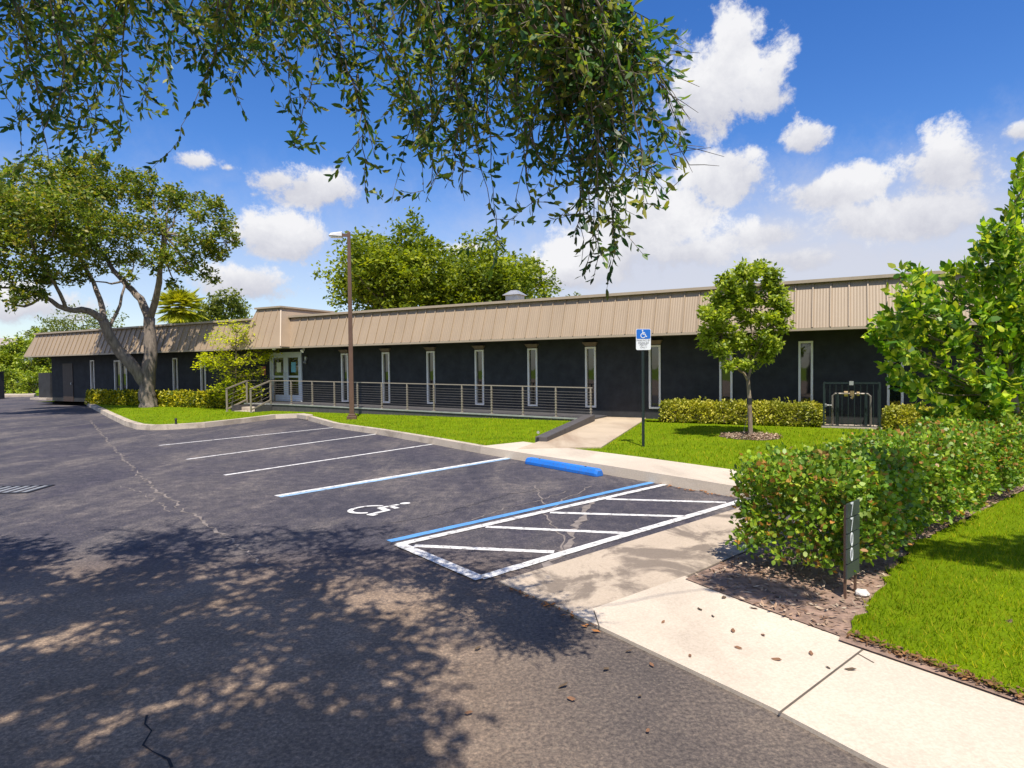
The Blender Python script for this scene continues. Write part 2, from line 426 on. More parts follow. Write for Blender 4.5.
line_px('stall_line', (277.5,496.6), (512,457.6), .10, M['white_paint'], .004, .045)
line_px('stall_line', (277.5,496.6), (512,457.6), .09, M['pale_blue_paint'], .004, -.052)
line_px('stall_line', (391,542.2), (654,482.8), .10, M['blue_paint'], .004, .035)
line_px('hatch_border', (396.5,544.6), (663,484.6), .10, M['white_paint'], .008, -.03)
line_px('hatch_border', (480,578.6), (741.6,501.1), .10, M['white_paint'], .008)
line_px('hatch_border', (399,545), (481,580), .11, M['white_paint'], .012)
for a, b in (((414,546.0),(554,552.3)), ((486,527.0),(628,533.5)), ((550,512.8),(684,516.6)), ((606,499.2),(726,502.6))):
    line_px('hatch_stripe', a, b, .085, M['white_paint'], .004)

def chair_symbol(size, th=0.0):
    """flat strokes of the wheelchair symbol in the xy plane"""
    mb = MB()
    def disc(cx, cy, r): mb.sheet([(cx+r*math.cos(a), cy+r*math.sin(a)) for a in np.linspace(0,2*math.pi,18)[:-1]], 0)
    def stroke(pts, w):
        for i in range(len(pts)-1):
            a = Vector((*pts[i],0)); b = Vector((*pts[i+1],0)); d = (b-a).normalized(); n = Vector((-d.y,d.x,0))*w/2
            mb.sheet([a+n, a-n, b-n, b+n], .0006*i)
            if 0 < i: mb.sheet([(a.x+w/2*math.cos(q), a.y+w/2*math.sin(q)) for q in np.linspace(0,2*math.pi,10)[:-1]], .0006*i-.0003)
    disc(.38,.92,.085)
    stroke([(.39,.80),(.43,.47),(.72,.47),(.82,.15),(.95,.19)], .10)
    stroke([(.42,.65),(.68,.65)], .085)
    def arc(cx, cy, r, a0, a1, w):
        n = 26; vs = []; 
        for i in range(n+1):
            a = R(a0+(a1-a0)*i/n)
            vs += [(cx+(r-w/2)*math.cos(a), cy+(r-w/2)*math.sin(a), .003), (cx+(r+w/2)*math.cos(a), cy+(r+w/2)*math.sin(a), .003)]
        mb.add(vs, [(2*i,2*i+1,2*i+3,2*i+2) for i in range(n)])
    arc(.43,.29,.28,112,335,.085)
    mb.v = [((x-.5)*size, (y-.5)*size, z) for x,y,z in mb.v]
    return mb
c0 = G(383.5,508.5); sym = chair_symbol(.80)
ux = Vector((.64,-.768,0)); uy = Vector((.80,.60,0)).normalized()
sym.v = [tuple(c0+ux*x*.8+uy*y+Vector((0,0,.005+z))) for x,y,z in sym.v]
obj('wheelchair_symbol', sym, M['white_paint'], lot)

def crack(pxs, w, m, z=.0025, name='crack', wob=.03, end=.3):
    pts = []
    gp = [G(*p) for p in pxs]
    for i in range(len(gp)-1):
        k = max(3, int((gp[i+1]-gp[i]).length/.09))
        for j in range(k): pts.append(gp[i].lerp(gp[i+1], j/k)+Vector((random.uniform(-wob,wob),random.uniform(-wob,wob),0)))
    pts.append(gp[-1]); vs = []
    for i, p in enumerate(pts):
        d = (pts[min(i+1,len(pts)-1)]-pts[max(i-1,0)]).normalized(); n = Vector((-d.y,d.x,0))*w*random.uniform(end,1)
        vs += [(p.x+n.x,p.y+n.y,z),(p.x-n.x,p.y-n.y,z)]
    return obj(name, MB().add(vs, [(2*i,2*i+1,2*i+3,2*i+2) for i in range(len(pts)-1)]), m, lot)
crack([(536,486),(545,505),(541,510),(566,541),(563,551)], .014, M['crack'])
crack([(604,496),(590,503),(575,528),(567,549),(545,568)], .055, M['crack'], .0032, wob=.04, end=.1)
crack([(590,486),(578,493),(560,501),(552,512)], .014, M['crack'])
crack([(470,520),(500,510),(545,499),(566,491)], .010, M['crack'])
crack([(382,524),(420,519),(452,511),(510,494),(545,489)], .010, M['dark_crack'], .0020)
crack([(90,420),(112,446),(140,476),(165,496),(205,524),(240,545),(262,566)], .022, M['crack'], .0035, wob=.05, end=.02)
crack([(123,486),(150,497),(170,512)], .014, M['crack'], .0026, wob=.05, end=.05)
crack([(145,716),(152,742),(172,768)], .007, M['dark_crack'])

# lawn with kerbs.  kerb line on the lot side
kpx = [(79,401.5),(92,408.5),(108,417.5),(124,425.5),(136,429.3),(150,430.4),(170,429.8),(205,427.6),(245,423.0),(276,418.8),(300,418.0)]
kl = [G(x,y,0) for x,y in kpx]
kr = [G(x,y,0) for x,y in ((300,418.0),(334,428),(378,434.6),(434,444.6),(480,453.4))]
kp = [G(x,y,0) for x,y in ((480,453.4),(530,462.2),(602.5,474),(670,485.8),(741,498.6))]
def inset(pts, w):
    out = []
    for i, p in enumerate(pts):
        d = (pts[min(i+1,len(pts)-1)]-pts[max(i-1,0)]); d.z = 0; d.normalize(); n = Vector((-d.y,d.x,0))
        out.append(p+n*w)
    return out
def strip(pts, w, z0, z1, mb):
    q = inset(pts, w)
    for i in range(len(pts)-1):
        a, b, c, d = pts[i], pts[i+1], q[i+1], q[i]
        s = .02
        vs = [(a.x,a.y,z0),(b.x,b.y,z0),(c.x,c.y,z0),(d.x,d.y,z0)]
        ai = a.lerp(d,s/w); bi = b.lerp(c,s/w)
        vs += [(ai.x,ai.y,z1),(bi.x,bi.y,z1),(c.x,c.y,z1),(d.x,d.y,z1)]
        f = [(0,1,5,4),(4,5,6,7),(2,3,7,6)]
        if i == 0: f.append((3,0,4,7))
        if i == len(pts)-2: f.append((1,2,6,5))
        mb.add(vs, f)
def densify(pts, step):
    out = []
    for i in range(len(pts)-1):
        k = max(1, round((pts[i+1]-pts[i]).length/step))
        out += [pts[i].lerp(pts[i+1], j/k) for j in range(k)]
    return out+[pts[-1]]
mb = MB(); strip(kl, .22, -.02, .15, mb); struct(obj('kerb', mb, M['kerb']))
mb = MB(); strip(kr, .17, -.02, .14, mb); struct(obj('kerb', mb, M['kerb']))
PW = 1.12
kpi = inset(kp, PW)
mb = MB(); strip(kp, PW, -.02, .145, mb); struct(obj('pavement', mb, M['sidewalk']))
LZ = .125
hl0 = Vector((1.79,5.05,0)); HD = Vector((.766,.643,0)); HN = Vector((.643,-.766,0))
wl = [BL(14.5,.08), BL(-32.9,.08)]
lawn_poly = [p+Vector((0,0,0)) for p in inset(kl,.1)] + inset(kr,.1)[1:] + [kp[0].lerp(kpi[0],.5)] + [p for p in inset(kp,.6)[1:]] + [hl0+HD*1.6+HN*.2, hl0+HD*13+HN*.2, Vector((22,10,0)), BL(14.5,.08), BL(-32.9,.08), BL(-32.9,-1.0)]
struct(obj('lawn', MB().sheet(lawn_poly, LZ), M['lawn']))

# ramped path to the deck
wp = [G(515,449,.14), G(537,441,.15), G(592,419.5,.17), G(642,420.5,.15), G(601.5,447,.14)]
wk = [wp[0], wp[1], BL(-.62,-1.44), BL(-.62,.0), BL(.55,0.), G(640.5,421.5,.15), wp[4], G(560,458,.14)]
mb = MB(); mb.prism([G(518,449.2,.14), G(539,441.2,.15), BL(-.72,-1.5), BL(-.60,-.02), BL(.62,-.02), G(640.5,422,.15), G(601.5,447.3,.14)], .1, .15)
struct(obj('path', mb, M['walk']))

# old concrete apron and front sidewalk
ap = [G(496,583), G(741.5,507.5), G(756,545,0), G(690,575), G(575,612)]
sp = KD
apron = [G(499,582.5), G(742,507.5), G(756,520), G(748,551), G(686,577.4), G(594,610.5), G(571,613.5)]
struct(obj('concrete_apron', MB().prism(apron, -.05, .010), M['apron']))
sa = G(572,616); sb = G(684.5,578.5); sd = (G(774.5,713)-sa).normalized()
sc_ = (G(845,637)-sb).normalized()
sw = [sa, G(594,611.5), sb, G(760,606.5), G(840,635.5), G(840,635.5)+KD*4.5, sa+sd*1.2, ]
sw = [G(570.5,615.5), G(594,611.2), G(684.5,578.6), G(760,606.5), G(838,636), G(1024,703), G(1024,703)+KD*3, G(880,769)+KD*3.2, G(880,769), G(774.5,713)]
struct(obj('sidewalk', MB().prism(sw, -.05, .022), M['sidewalk']))
def joint(a, b, w=.012, z=.0245):
    A = G(*a,.022); B = G(*b,.022); d = (B-A).normalized(); n = Vector((-d.y,d.x,0))*w/2
    return MB().sheet([A+n,A-n,B-n,B+n], z)
jm = simple('joint_dirt', (.10,.08,.06), .95)
sidewalk_o = bpy.data.objects['sidewalk']
obj('expansion_joint', joint((779,713.5),(867,646.5)), jm, sidewalk_o)
mb = joint((594,611),(600,629), .008); obj('expansion_joint', mb, jm, sidewalk_o)
obj('expansion_joint', joint((858,654),(874,663), .008), jm, sidewalk_o)

# mulch bed and front lawn
mul = [G(594,611.2)+HN*.0, G(742,507.5)+HN*.74, hl0+HD*2.0-HN*.22, hl0+HD*13-HN*.3, hl0+HD*13+HN*1.6, G(1024,489.6,.03), G(915,543,.03), G(871,600,.03), G(845,637.5,.03), G(760,607,.03), G(684.5,579.2,.03)]
mul[0] = G(685.5,578.6,.03); mul[1] = G(747,552,.03); mul = mul[:-1]
struct(obj('mulch_bed', MB().sheet(mul, .030), M['mulch']))
fl = [G(843,636.5,.04), G(868,602,.04), G(915,543.5,.04), G(1024,490.5,.04), hl0+HD*13+HN*1.7, Vector((40,12,0)), Vector((40,-30,0)), G(1024,702,.04)+KD*40, G(1024,702,.04), G(930,668,.04)]
def ragged(poly, step=.10, amp=.025, reach=14):
    out = []; n = len(poly)
    for i in range(n):
        a, b = Vector(poly[i]), Vector(poly[(i+1)%n]); L = (b-a).length
        if L > 30 or a.length > reach: out.append(a); continue
        k = max(1, int(L/step)); nn_ = Vector((-(b-a).y,(b-a).x,0)).normalized()
        for j in range(k): out.append(a.lerp(b,j/k)+nn_*(random.gauss(0,amp) if j else 0))
    return out
soil = [p+Vector((0,0,0)) for p in fl]
cen = Vector((6,4,0))
ctr_in = KD.cross(Vector((0,0,1)))
struct(obj('soil_strip', MB().sheet([G(843,637.5,.03)-SD*.06, G(868,602,.03)-Vector((.1,0,0)), G(1024,500,.03), Vector((40,3,0)), Vector((40,-30,0)), G(1024,702.5,.03)+KD*40-SD*.02, G(1024,702.5,.03)-SD*.02], .034), M['mulch']))
fl = ragged([p+SD*.055 if i in (0,7,8,9) else p for i, p in enumerate(fl)])
struct(obj('front_lawn', MB().sheet(fl, .045), M['lawn']))

# ------------------------------------------------------------------ grass blades (stuff)
def inpoly(p, poly):
    x = p[:,0]; y = p[:,1]; ins = np.zeros(len(p), bool); n = len(poly)
    for i in range(n):
        x1,y1 = poly[i][0], poly[i][1]; x2,y2 = poly[(i+1)%n][0], poly[(i+1)%n][1]
        c = ((y1 > y) != (y2 > y)) & (x < (x2-x1)*(y-y1)/(y2-y1+1e-12)+x1); ins ^= c
    return ins
def blades(p, z, h, w):
    n = len(p); a = rng.uniform(0,2*math.pi,n); hh = h*rng.uniform(.5,1.3,n)
    b = np.stack([p[:,0],p[:,1],np.full(n,z)],1); s = np.stack([np.cos(a),np.sin(a),np.zeros(n)],1)*(w*.5)
    ln = rng.normal(size=(n,3))*.45*hh[:,None]; ln[:,2] = hh
    return np.stack([b-s,b+s,b+ln],1).reshape(-1,3)
def scatter(poly, n, box):
    p = np.stack([rng.uniform(box[0],box[1],n), rng.uniform(box[2],box[3],n)],1)
    return p[inpoly(p, [(q[0],q[1]) for q in poly])]
near = scatter([p+Vector((random.gauss(0,.02),random.gauss(0,.02),0)) for p in fl], 150000, (2.0,9.0,2.2,9.5))
near = near[(near[:,0] < .95*near[:,1]+.3)]
dn = np.linalg.norm(near, axis=1); near = near[rng.uniform(size=len(near)) < (4.6/dn)**1.3]
stuff(arr('grass', blades(near, .043, .038, .006), 3, M['blade']))
far = scatter(lawn_poly, 420000, (-30,16,5,36))
pa = [(q.x,q.y) for q in kp]+[(q.x,q.y) for q in kpi[::-1]]
walkp = [G(518,449.2,.14), G(539,441.2,.15), BL(-.72,-1.5), BL(-.60,-.02), BL(.62,-.02), G(640.5,422,.15), G(601.5,447.3,.14)]
keep = ~inpoly(far, pa) & ~inpoly(far, [(q.x,q.y) for q in walkp])
far = far[keep]
dn = np.linalg.norm(far, axis=1); far = far[(rng.uniform(size=len(far)) < (11/dn)**1.2)]
stuff(arr('grass', blades(far, LZ-.004, .05, .014), 3, M['blade']))
tuft = scatter(mul, 2500, (1,9,3.4,9)) if False else None

# dry leaves gathered along the lawn edge
e0, e1 = G(843,637,.03), G(1024,702.5,.03); q = []
for k in range(380):
    p = e0.lerp(e1, random.random()**.9)+SD*abs(random.gauss(0,.045)); q.append((p.x,p.y,.05+random.uniform(-.008,.012)))
q = np.array(q); dd = unit(len(q)); dd[:,2] *= .3
stuff(arr('dry_leaf_litter', leaves(q, .035, .016, dd, up=.5), 4, M['dead_leaf']))
# mulch chips
cp = scatter(mul, 26000, (.8,9,3.4,9))
c3 = np.stack([cp[:,0],cp[:,1],np.full(len(cp),.034)+rng.uniform(0,.012,len(cp))],1)
dd = unit(len(cp)); dd[:,2] *= .25
stuff(arr('mulch_chips', leaves(c3, .05, .018, dd, up=.6), 4, M['chip']))

# ------------------------------------------------------------------ office building
bld = thing('office_building', 'long low charcoal office building with tan metal mansard roof', 'building', BO, BR)
XL, XR = -33.2, 14.0; EZ = 2.64; OV = .95; RISE = 1.17; RUN = .43
win_x = [7.03, 4.98, 2.93, .89, -1.15, -3.19, -5.24, -7.29, -9.36, -11.42, -20.05, -22.1, -24.2, -29.1, 9.08, 11.13]
WW, WZ0, WZ1 = .36, .43, 2.34
ops = [(x-WW/2, x+WW/2, WZ0, WZ1) for x in win_x]
ops += [(-15.62,-13.75,.405,2.46), (-27.1,-26.0,.55,2.3)]
ops.sort()
def holed(x0, x1, z0, z1, ops, th):
    mb = MB(); xs = [x0]
    for o in ops: xs += [o[0], o[1]]
    xs.append(x1)
    for i in range(len(xs)-1):
        a, b = xs[i], xs[i+1]
        if i % 2 == 0: mb.add([(a,0,z0),(b,0,z0),(b,0,z1),(a,0,z1)], [(0,1,2,3)])
        else:
            o = ops[i//2]
            mb.add([(a,0,z0),(b,0,z0),(b,0,o[2]),(a,0,o[2])], [(0,1,2,3)]); mb.add([(a,0,o[3]),(b,0,o[3]),(b,0,z1),(a,0,z1)], [(0,1,2,3)])
            mb.add([(a,0,o[2]),(b,0,o[2]),(b,0,o[3]),(a,0,o[3]),(a,th,o[2]),(b,th,o[2]),(b,th,o[3]),(a,th,o[3])], [(0,4,5,1),(1,5,6,2),(2,6,7,3),(3,7,4,0)])
    return mb
wallm = holed(XL, XR, -.02, EZ+.1, ops, .22)
D = 14.0
wallm.add([(XL,0,-.02),(XL,D,-.02),(XL,D,EZ+.1),(XL,0,EZ+.1),(XR,0,-.02),(XR,D,-.02),(XR,D,EZ+.1),(XR,0,EZ+.1)], [(0,3,2,1),(4,5,6,7),(1,2,6,5)])
wallm.add([(XL,.22,-.02),(XR,.22,-.02),(XR,.22,EZ+.1),(XL,.22,EZ+.1)], [(0,1,2,3)])
me_w = bpy.data.meshes.new('wall'); me_w.from_pydata(wallm.v, [], wallm.f); me_w.update()
link('wall', me_w, M['wall'], bld, world=False)

# mansard: front, left, right, back skirts
x0, x1 = XL-.75, XR+.75; y0 = -OV; y1 = D+.75; z0 = EZ; z1 = EZ+RISE
mb = MB()
o_ = [(x0,y0,z0),(x1,y0,z0),(x1,y1,z0),(x0,y1,z0)]; t_ = [(x0+RUN,y0+RUN,z1),(x1-RUN,y0+RUN,z1),(x1-RUN,y1-RUN,z1),(x0+RUN,y1-RUN,z1)]
mb.add(o_+t_, [(0,1,5,4),(1,2,6,5),(2,3,7,6),(3,0,4,7),(4,5,6,7)])
i0 = [(x0+.04,y0+.04,z0-.03),(x1-.04,y0+.04,z0-.03),(x1-.04,y1-.04,z0-.03),(x0+.04,y1-.04,z0-.03)]
roof_mb = mb
sl = Vector((0, RUN, RISE)).normalized(); nrm = Vector((0,-RISE,RUN)).normalized()
def seam_mb(xs, yb, zb, run, rise, mb, w=.026, h=.045):
    for x in xs:
        a = Vector((x,yb,zb)); b = Vector((x,yb+run*.975,zb+rise*.975))
        n = Vector((0,-rise,run)).normalized()
        vs = []
        for p in (a,b):
            vs += [p+Vector((-w/2,0,0))-n*.003, p+Vector((w/2,0,0))-n*.003, p+Vector((w/2,0,0))+n*h, p+Vector((-w/2,0,0))+n*h]
        mb.add(vs, [(0,1,2,3),(7,6,5,4),(0,4,5,1),(1,5,6,2),(2,6,7,3),(3,7,4,0)])
mb = roof_mb; xs = []
x = .89-.2
k = -90
while True:
    xx = .69+.408*k; k += 1
    if xx > x1-.5: break
    if xx > x0+.5 and not (-15.9 < xx < -13.3): xs.append(xx)
seam_mb(xs, y0, z0, RUN, RISE, mb, .028, .036); roof = obj('roof', mb, M['roof'], bld, world=False)
mb = MB(); mb.box(x0-.015,x1+.015,y0-.02,y0+.05,z0-.07,z0-.002)
mb.box(x0-.015,x0+.05,y0+.05,y1,z0-.07,z0-.002); mb.box(x1-.05,x1+.015,y0+.05,y1,z0-.07,z0-.002)
obj('eave_trim', mb, M['coping'], roof, world=False)
obj('soffit', MB().box(x0+.05,x1-.05,y0+.05,-.004,z0-.05,z0-.02), M['soffit'], bld, world=False)
# hip caps at the left end and right end
for a_, b_ in (((x0,y0,z0),(x0+RUN,y0+RUN,z1)),((x1,y0,z0),(x1-RUN,y0+RUN,z1))): obj('hip_cap', MB().bar(a_,b_,.06,.06), M['coping'], roof, world=False)
# coping along the top: projects a little, leaves a dark slot under it
cy = y0+RUN
mb = MB(); mb.box(x0+RUN-.07,x1-RUN+.07,cy-.13,cy+.12,z1+.005,z1+.085)
mb.box(x0+RUN-.07,x0+RUN+.12,cy+.12,y1-RUN,z1+.005,z1+.085); mb.box(x1-RUN-.12,x1-RUN+.07,cy+.12,y1-RUN,z1+.005,z1+.085)
obj('coping', mb, M['coping'], roof, world=False)
# raised entrance portal
bx0, bx1 = -15.85, -13.38; by0 = -OV-.48; bz1 = EZ+1.56; br = .56
mb = MB()
mb.add([(bx0,by0,z0-.01),(bx1,by0,z0-.01),(bx1,2.5,z0-.01),(bx0,2.5,z0-.01),(bx0+br,by0+br,bz1),(bx1-br,by0+br,bz1),(bx1-br,2.5-br,bz1),(bx0+br,2.5-br,bz1)],
       [(0,1,5,4),(1,2,6,5),(2,3,7,6),(3,0,4,7),(4,5,6,7)])
seam_mb([-15.2,-14.82,-14.43,-14.05], by0, z0-.01, br, 1.56, mb, .022, .03); portal = obj('entrance_canopy', mb, M['portal'], bld, world=False)
for a_, b_ in (((bx0,by0,z0),(bx0+br,by0+br,bz1)),((bx1,by0,z0),(bx1-br,by0+br,bz1))): obj('hip_cap', MB().bar(a_,b_,.04,.04), M['portal'], portal, world=False)
mb = MB(); mb.box(bx0+br-.09,bx1-br+.09,by0+br-.10,2.5-br+.05,bz1+.004,bz1+.07); obj('coping', mb, M['coping'], portal, world=False)
mb = MB(); mb.box(bx0-.01,bx1+.01,by0-.02,by0+.05,z0-.075,z0-.012); mb.box(bx0+.02,bx1-.02,by0+.05,-OV-.03,z0-.05,z0-.02); obj('eave_trim', mb, M['coping'], portal, world=False)

def window_parts(x):
    mb = MB(); f = .055; a, b = x-WW/2+.002, x+WW/2-.002; z0, z1 = WZ0+.002, WZ1-.002; ya, yb = -.035, .10
    mb.box(a,a+f,ya,yb,z0,z1); mb.box(b-f,b,ya,yb,z0,z1); mb.box(a+f,b-f,ya+.003,yb,z0,z0+f); mb.box(a+f,b-f,ya+.003,yb,z1-f,z1)
    w = obj('window', mb, M['frame'], bld, world=False)
    obj('pane', MB().box(a+f-.003,b-f+.003,.045,.058,z0+f-.003,z1-f+.003), M['glass'], w, world=False)
    return w
def cap_mb(x):
    c = MB(); zc = WZ1+.02
    return c.add([(x-.24,-.14,zc+.12),(x+.24,-.14,zc+.12),(x+.24,.0,zc+.12),(x-.24,0,zc+.12),(x-.17,-.03,zc),(x+.17,-.03,zc),(x+.17,0,zc),(x-.17,0,zc)],
          [(0,1,2,3),(7,6,5,4),(0,4,5,1),(1,5,6,2),(3,7,4,0)])
w0 = window_parts(win_x[0]); wins = [w0]
for x in win_x[1:]:
    c = w0.copy(); COL.objects.link(c); c.location.x = x-win_x[0]
    for ch in [q for q in COL.objects if q.parent == w0]:
        d = ch.copy(); COL.objects.link(d); d.parent = c
    wins.append(c)
WM_w = WM[bld]
for x, w in zip(win_x, wins):
    if -12 < x < 1.5 or x in (.89,):
        o = obj('lintel', cap_mb(win_x[0]), M['cap'], w0, world=False)
        o.parent = w
# wide window behind the oak
mb = MB(); a, b, z0_, z1_ = -27.098, -26.002, .552, 2.298; f = .06
mb.box(a,a+f,-.035,.1,z0_,z1_); mb.box(b-f,b,-.035,.1,z0_,z1_); mb.box(a+f,b-f,-.03,.1,z0_,z0_+f); mb.box(a+f,b-f,-.03,.1,z1_-f,z1_); mb.box(-26.58,-26.52,-.03,.1,z0_+f,z1_-f)
w = obj('window', mb, M['frame'], bld, world=False); obj('pane', MB().box(a+f,b-f,.05,.06,z0_+f,z1_-f), M['glass'], w, world=False)
# entrance doors
da, db, dz0, dz1 = -15.617, -13.753, .408, 2.457
mb = MB(); f = .07
mb.box(da,da+f,-.05,.12,dz0,dz1); mb.box(db-f,db,-.05,.12,dz0,dz1); mb.box(da+f,db-f,-.047,.12,dz1-.12,dz1)
df = obj('door_frame', mb, M['doorframe'], bld, world=False)
mid = (da+db)/2
for k, (a, b) in enumerate(((da+f+.004, mid-.004), (mid+.004, db-f-.004))):
    mb = MB(); s = .125; za, zb = dz0+.01, dz1-.125; y = -.03
    mb.box(a,a+s,y,.06,za,zb); mb.box(b-s,b,y,.06,za,zb); mb.box(a+s,b-s,y+.002,.06,za,za+.26); mb.box(a+s,b-s,y+.002,.06,zb-.10,zb); mb.box(a+s,b-s,y+.002,.06,za+.98,za+1.06)
    d = obj('door', mb, M['doorframe'], bld, world=False)
    obj('pane', MB().box(a+s-.003,b-s+.003,.01,.02,za+.25,zb-.09), M['glass'], d, world=False)
    hx = b-s/2 if k == 0 else a+s/2
    h = MB(); h.tube([(hx,-.03,za+.85),(hx,-.09,za+.87),(hx,-.09,za+1.17),(hx,-.03,za+1.19)], .013, 6); obj('handle', h, M['galv'], d, world=False)
    c = (a+b)/2
    obj('notice', MB().box(c-.14,c+.12,.002,.007,za+1.2,za+1.62), M['paper' if k == 0 else 'teal_paper'], d, world=False)
obj('wall_notice', MB().box(-16.05-.13,-16.05+.13,-.02,-.003,1.50,1.88), M['red'], bld, world=False)
# side door at the far left, flood lights under the eave
mb = MB(); mb.box(-32.0,-31.0,-.03,-.003,.1,2.2); sd_ = obj('side_door', mb, M['brown_door'], bld, world=False)
obj('handle', MB().box(-31.12,-31.06,-.09,-.03,1.05,1.15), M['galv'], sd_, world=False)
mb = MB(); mb.tube([(-12.9,-.7,EZ-.05),(-12.9,-.7,EZ-.12),(-12.9,-.80,EZ-.2)], [.045,.045,.075], 10); obj('security_light', mb, M['frame'], bld, world=False)
mb = MB(); mb.tube([(-14.0,-1.2,EZ-.07),(-14.0,-1.2,EZ-.13)], [.09,.06], 10); obj('security_light', mb, M['frame'], bld, world=False)
mb = MB(); mb.box(-13.55,-13.45,-.07,-.003,2.1,2.25); mb.tube([(-13.5,-.05,2.1),(-13.5,-.1,1.98)], [.05,.07], 8); obj('wall_lamp', mb, M['galv'], bld, world=False)
# roof vent
rv = P(515,303,25.0); vx = (BM.inverted() @ rv)
mb = MB(); mb.box(vx.x-.28,vx.x+.28,vx.y-.28,vx.y+.28,z1-.002,z1+.80); mb.add([(vx.x-.38,vx.y-.38,z1+.80),(vx.x+.38,vx.y-.38,z1+.80),(vx.x+.38,vx.y+.38,z1+.80),(vx.x-.38,vx.y+.38,z1+.80),(vx.x-.12,vx.y-.12,z1+1.0),(vx.x+.12,vx.y-.12,z1+1.0),(vx.x+.12,vx.y+.12,z1+1.0),(vx.x-.12,vx.y+.12,z1+1.0)], [(0,1,5,4),(1,2,6,5),(2,3,7,6),(3,0,4,7),(4,5,6,7),(3,2,1,0)])
obj('roof_vent', mb, M['galv'], bld, world=False)

# low screen wall at the left end of the building
t = thing('screen_wall', 'low charcoal screen wall jutting from the far left end of the building', 'wall', G(47,399.5), BR)
mb = MB(); mb.box(-.75,.65,-.1,.1,0,1.70); obj('wall', mb, M['wall'], t, world=False)
obj('footing', MB().box(-1.1,.9,-.45,.3,0,.12), M['kerb'], t, world=False)
g = G(-1.5,399); t = thing('gate_post', 'dark post at the left edge of the lot', 'post', g)
mb = MB(); mb.box(-.3,.25,-.2,.2,0,1.75); mb.box(-.34,.29,-.24,.24,1.75,1.83); obj('pillar', mb, M['wall'], t, world=False)

# ------------------------------------------------------------------ deck with cable railing and stairs
DX0, DX1, DY = -15.4, -.6, -1.45
def dz(x): return .40 if x < -13 else .40-.20*(x+13)/12.4
deck = thing('entrance_deck', 'long charcoal ramp deck with steel cable railing along the building front', 'deck', BL(0,0), BR)
mb = MB()
xs = [DX0,-13,DX1]
top = [(x,DY-.06,dz(x)) for x in xs]+[(x,-.02,dz(x)) for x in xs]
bot = [(x,DY-.06,.05) for x in xs]+[(x,-.02,.05) for x in xs]
mb.add(top+bot, [(0,1,4,3),(1,2,5,4),(6,7,1,0),(7,8,2,1),(8,11,5,2),(9,6,0,3)])
obj('platform', mb, M['deck'], deck, world=False)
mb = MB()
for a, b in ((DX0,-13),(-13,DX1)): mb.bar((a,DY-.075,dz(a)-.012),(b,DY-.075,dz(b)-.012),.03,.045)
obj('edge_trim', mb, M['galv'], deck, world=False)
px_ = [-(.6+1.11*k) for k in range(13)]
RH = .90
def post_mb(x, y, zb, h=RH):
    m = MB(); m.box(x-.021,x+.021,y-.021,y+.021,zb,zb+h-.016); m.box(x-.06,x+.06,y-.06,y+.06,zb,zb+.02); 
    for q in range(9): m.box(x-.032,x+.032,y-.032,y+.032,zb+.1+.083*q-.008,zb+.1+.083*q+.008)
    return m
for x in px_: obj('post', post_mb(x, DY, dz(x)), M['steel'], deck, world=False)
for x, y in ((DX0+.08,DY),(DX0+.08,-.75),(DX0+.08,-.08)): obj('post', post_mb(x, y, dz(x)), M['steel'], deck, world=False)
mb = MB(); mb.bar((-13.92,DY,dz(-13.92)+RH),(-13,DY,dz(-13)+RH),.045,.03); mb.bar((-13,DY,dz(-13)+RH),(px_[0]+.05,DY,dz(px_[0])+RH),.045,.03); obj('top_rail', mb, M['steel'], deck, world=False)
mb = MB(); mb.bar((DX0+.08,DY,dz(-15)+RH),(DX0+.08,-.08,dz(-15)+RH),.05,.04)
obj('top_rail', mb, M['steel'], deck, world=False)
for q in range(9):
    h = .1+.083*q; mb = MB()
    mb.tube([(-13.92,DY,.4+h),(-13,DY,.4+h),(px_[0],DY,dz(px_[0])+h)], .0048, 5); obj('cable', mb, M['cable'], deck, world=False)
    mb = MB(); mb.tube([(DX0+.08,DY,.4+h),(DX0+.08,-.08,.4+h)], .006, 5); obj('cable', mb, M['cable'], deck, world=False)
st = thing('entrance_stairs', 'short concrete stairs with slanted steel handrails left of the entrance doors', 'stairs', BL(-14.5,DY-.08), BR)
for k in range(2):
    mb = MB(); mb.box(-.62,.62,-.35*(k+1)-.001*k,-.35*k,0.05,.40-.13*(k+1)); obj('tread', mb, M['kerb'], st, world=False, bevel=.01)
for a_ in (-.70,.63): obj('stringer', MB().box(a_,a_+.07,-.75,.0,.05,.36), M['deck'], st, world=False)
for sx in (-.68,.68):
    mb = MB(); mb.box(sx-.025,sx+.025,-.98,-.93,.12,1.02); mb.box(sx-.06,sx+.06,-1.01,-.90,.10,.13)
    obj('newel_post', mb, M['steel'], st, world=False)
    mb = MB(); mb.box(sx-.025,sx+.025,-.06,-.01,.40,1.30); obj('newel_post', mb, M['steel'], st, world=False)
    mb = MB(); mb.bar((sx,-.03,1.30),(sx,-.99,1.0),.05,.05); obj('handrail', mb, M['steel'], st, world=False)
    mb = MB(); mb.bar((sx,-.03,.55),(sx,-.97,.22),.05,.05); obj('lower_rail', mb, M['steel'], st, world=False)
    for q in range(3):
        mb = MB(); mb.tube([(sx,-.03,.72+.17*q),(sx,-.95,.40+.17*q)], .006, 5); obj('cable', mb, M['cable'], st, world=False)

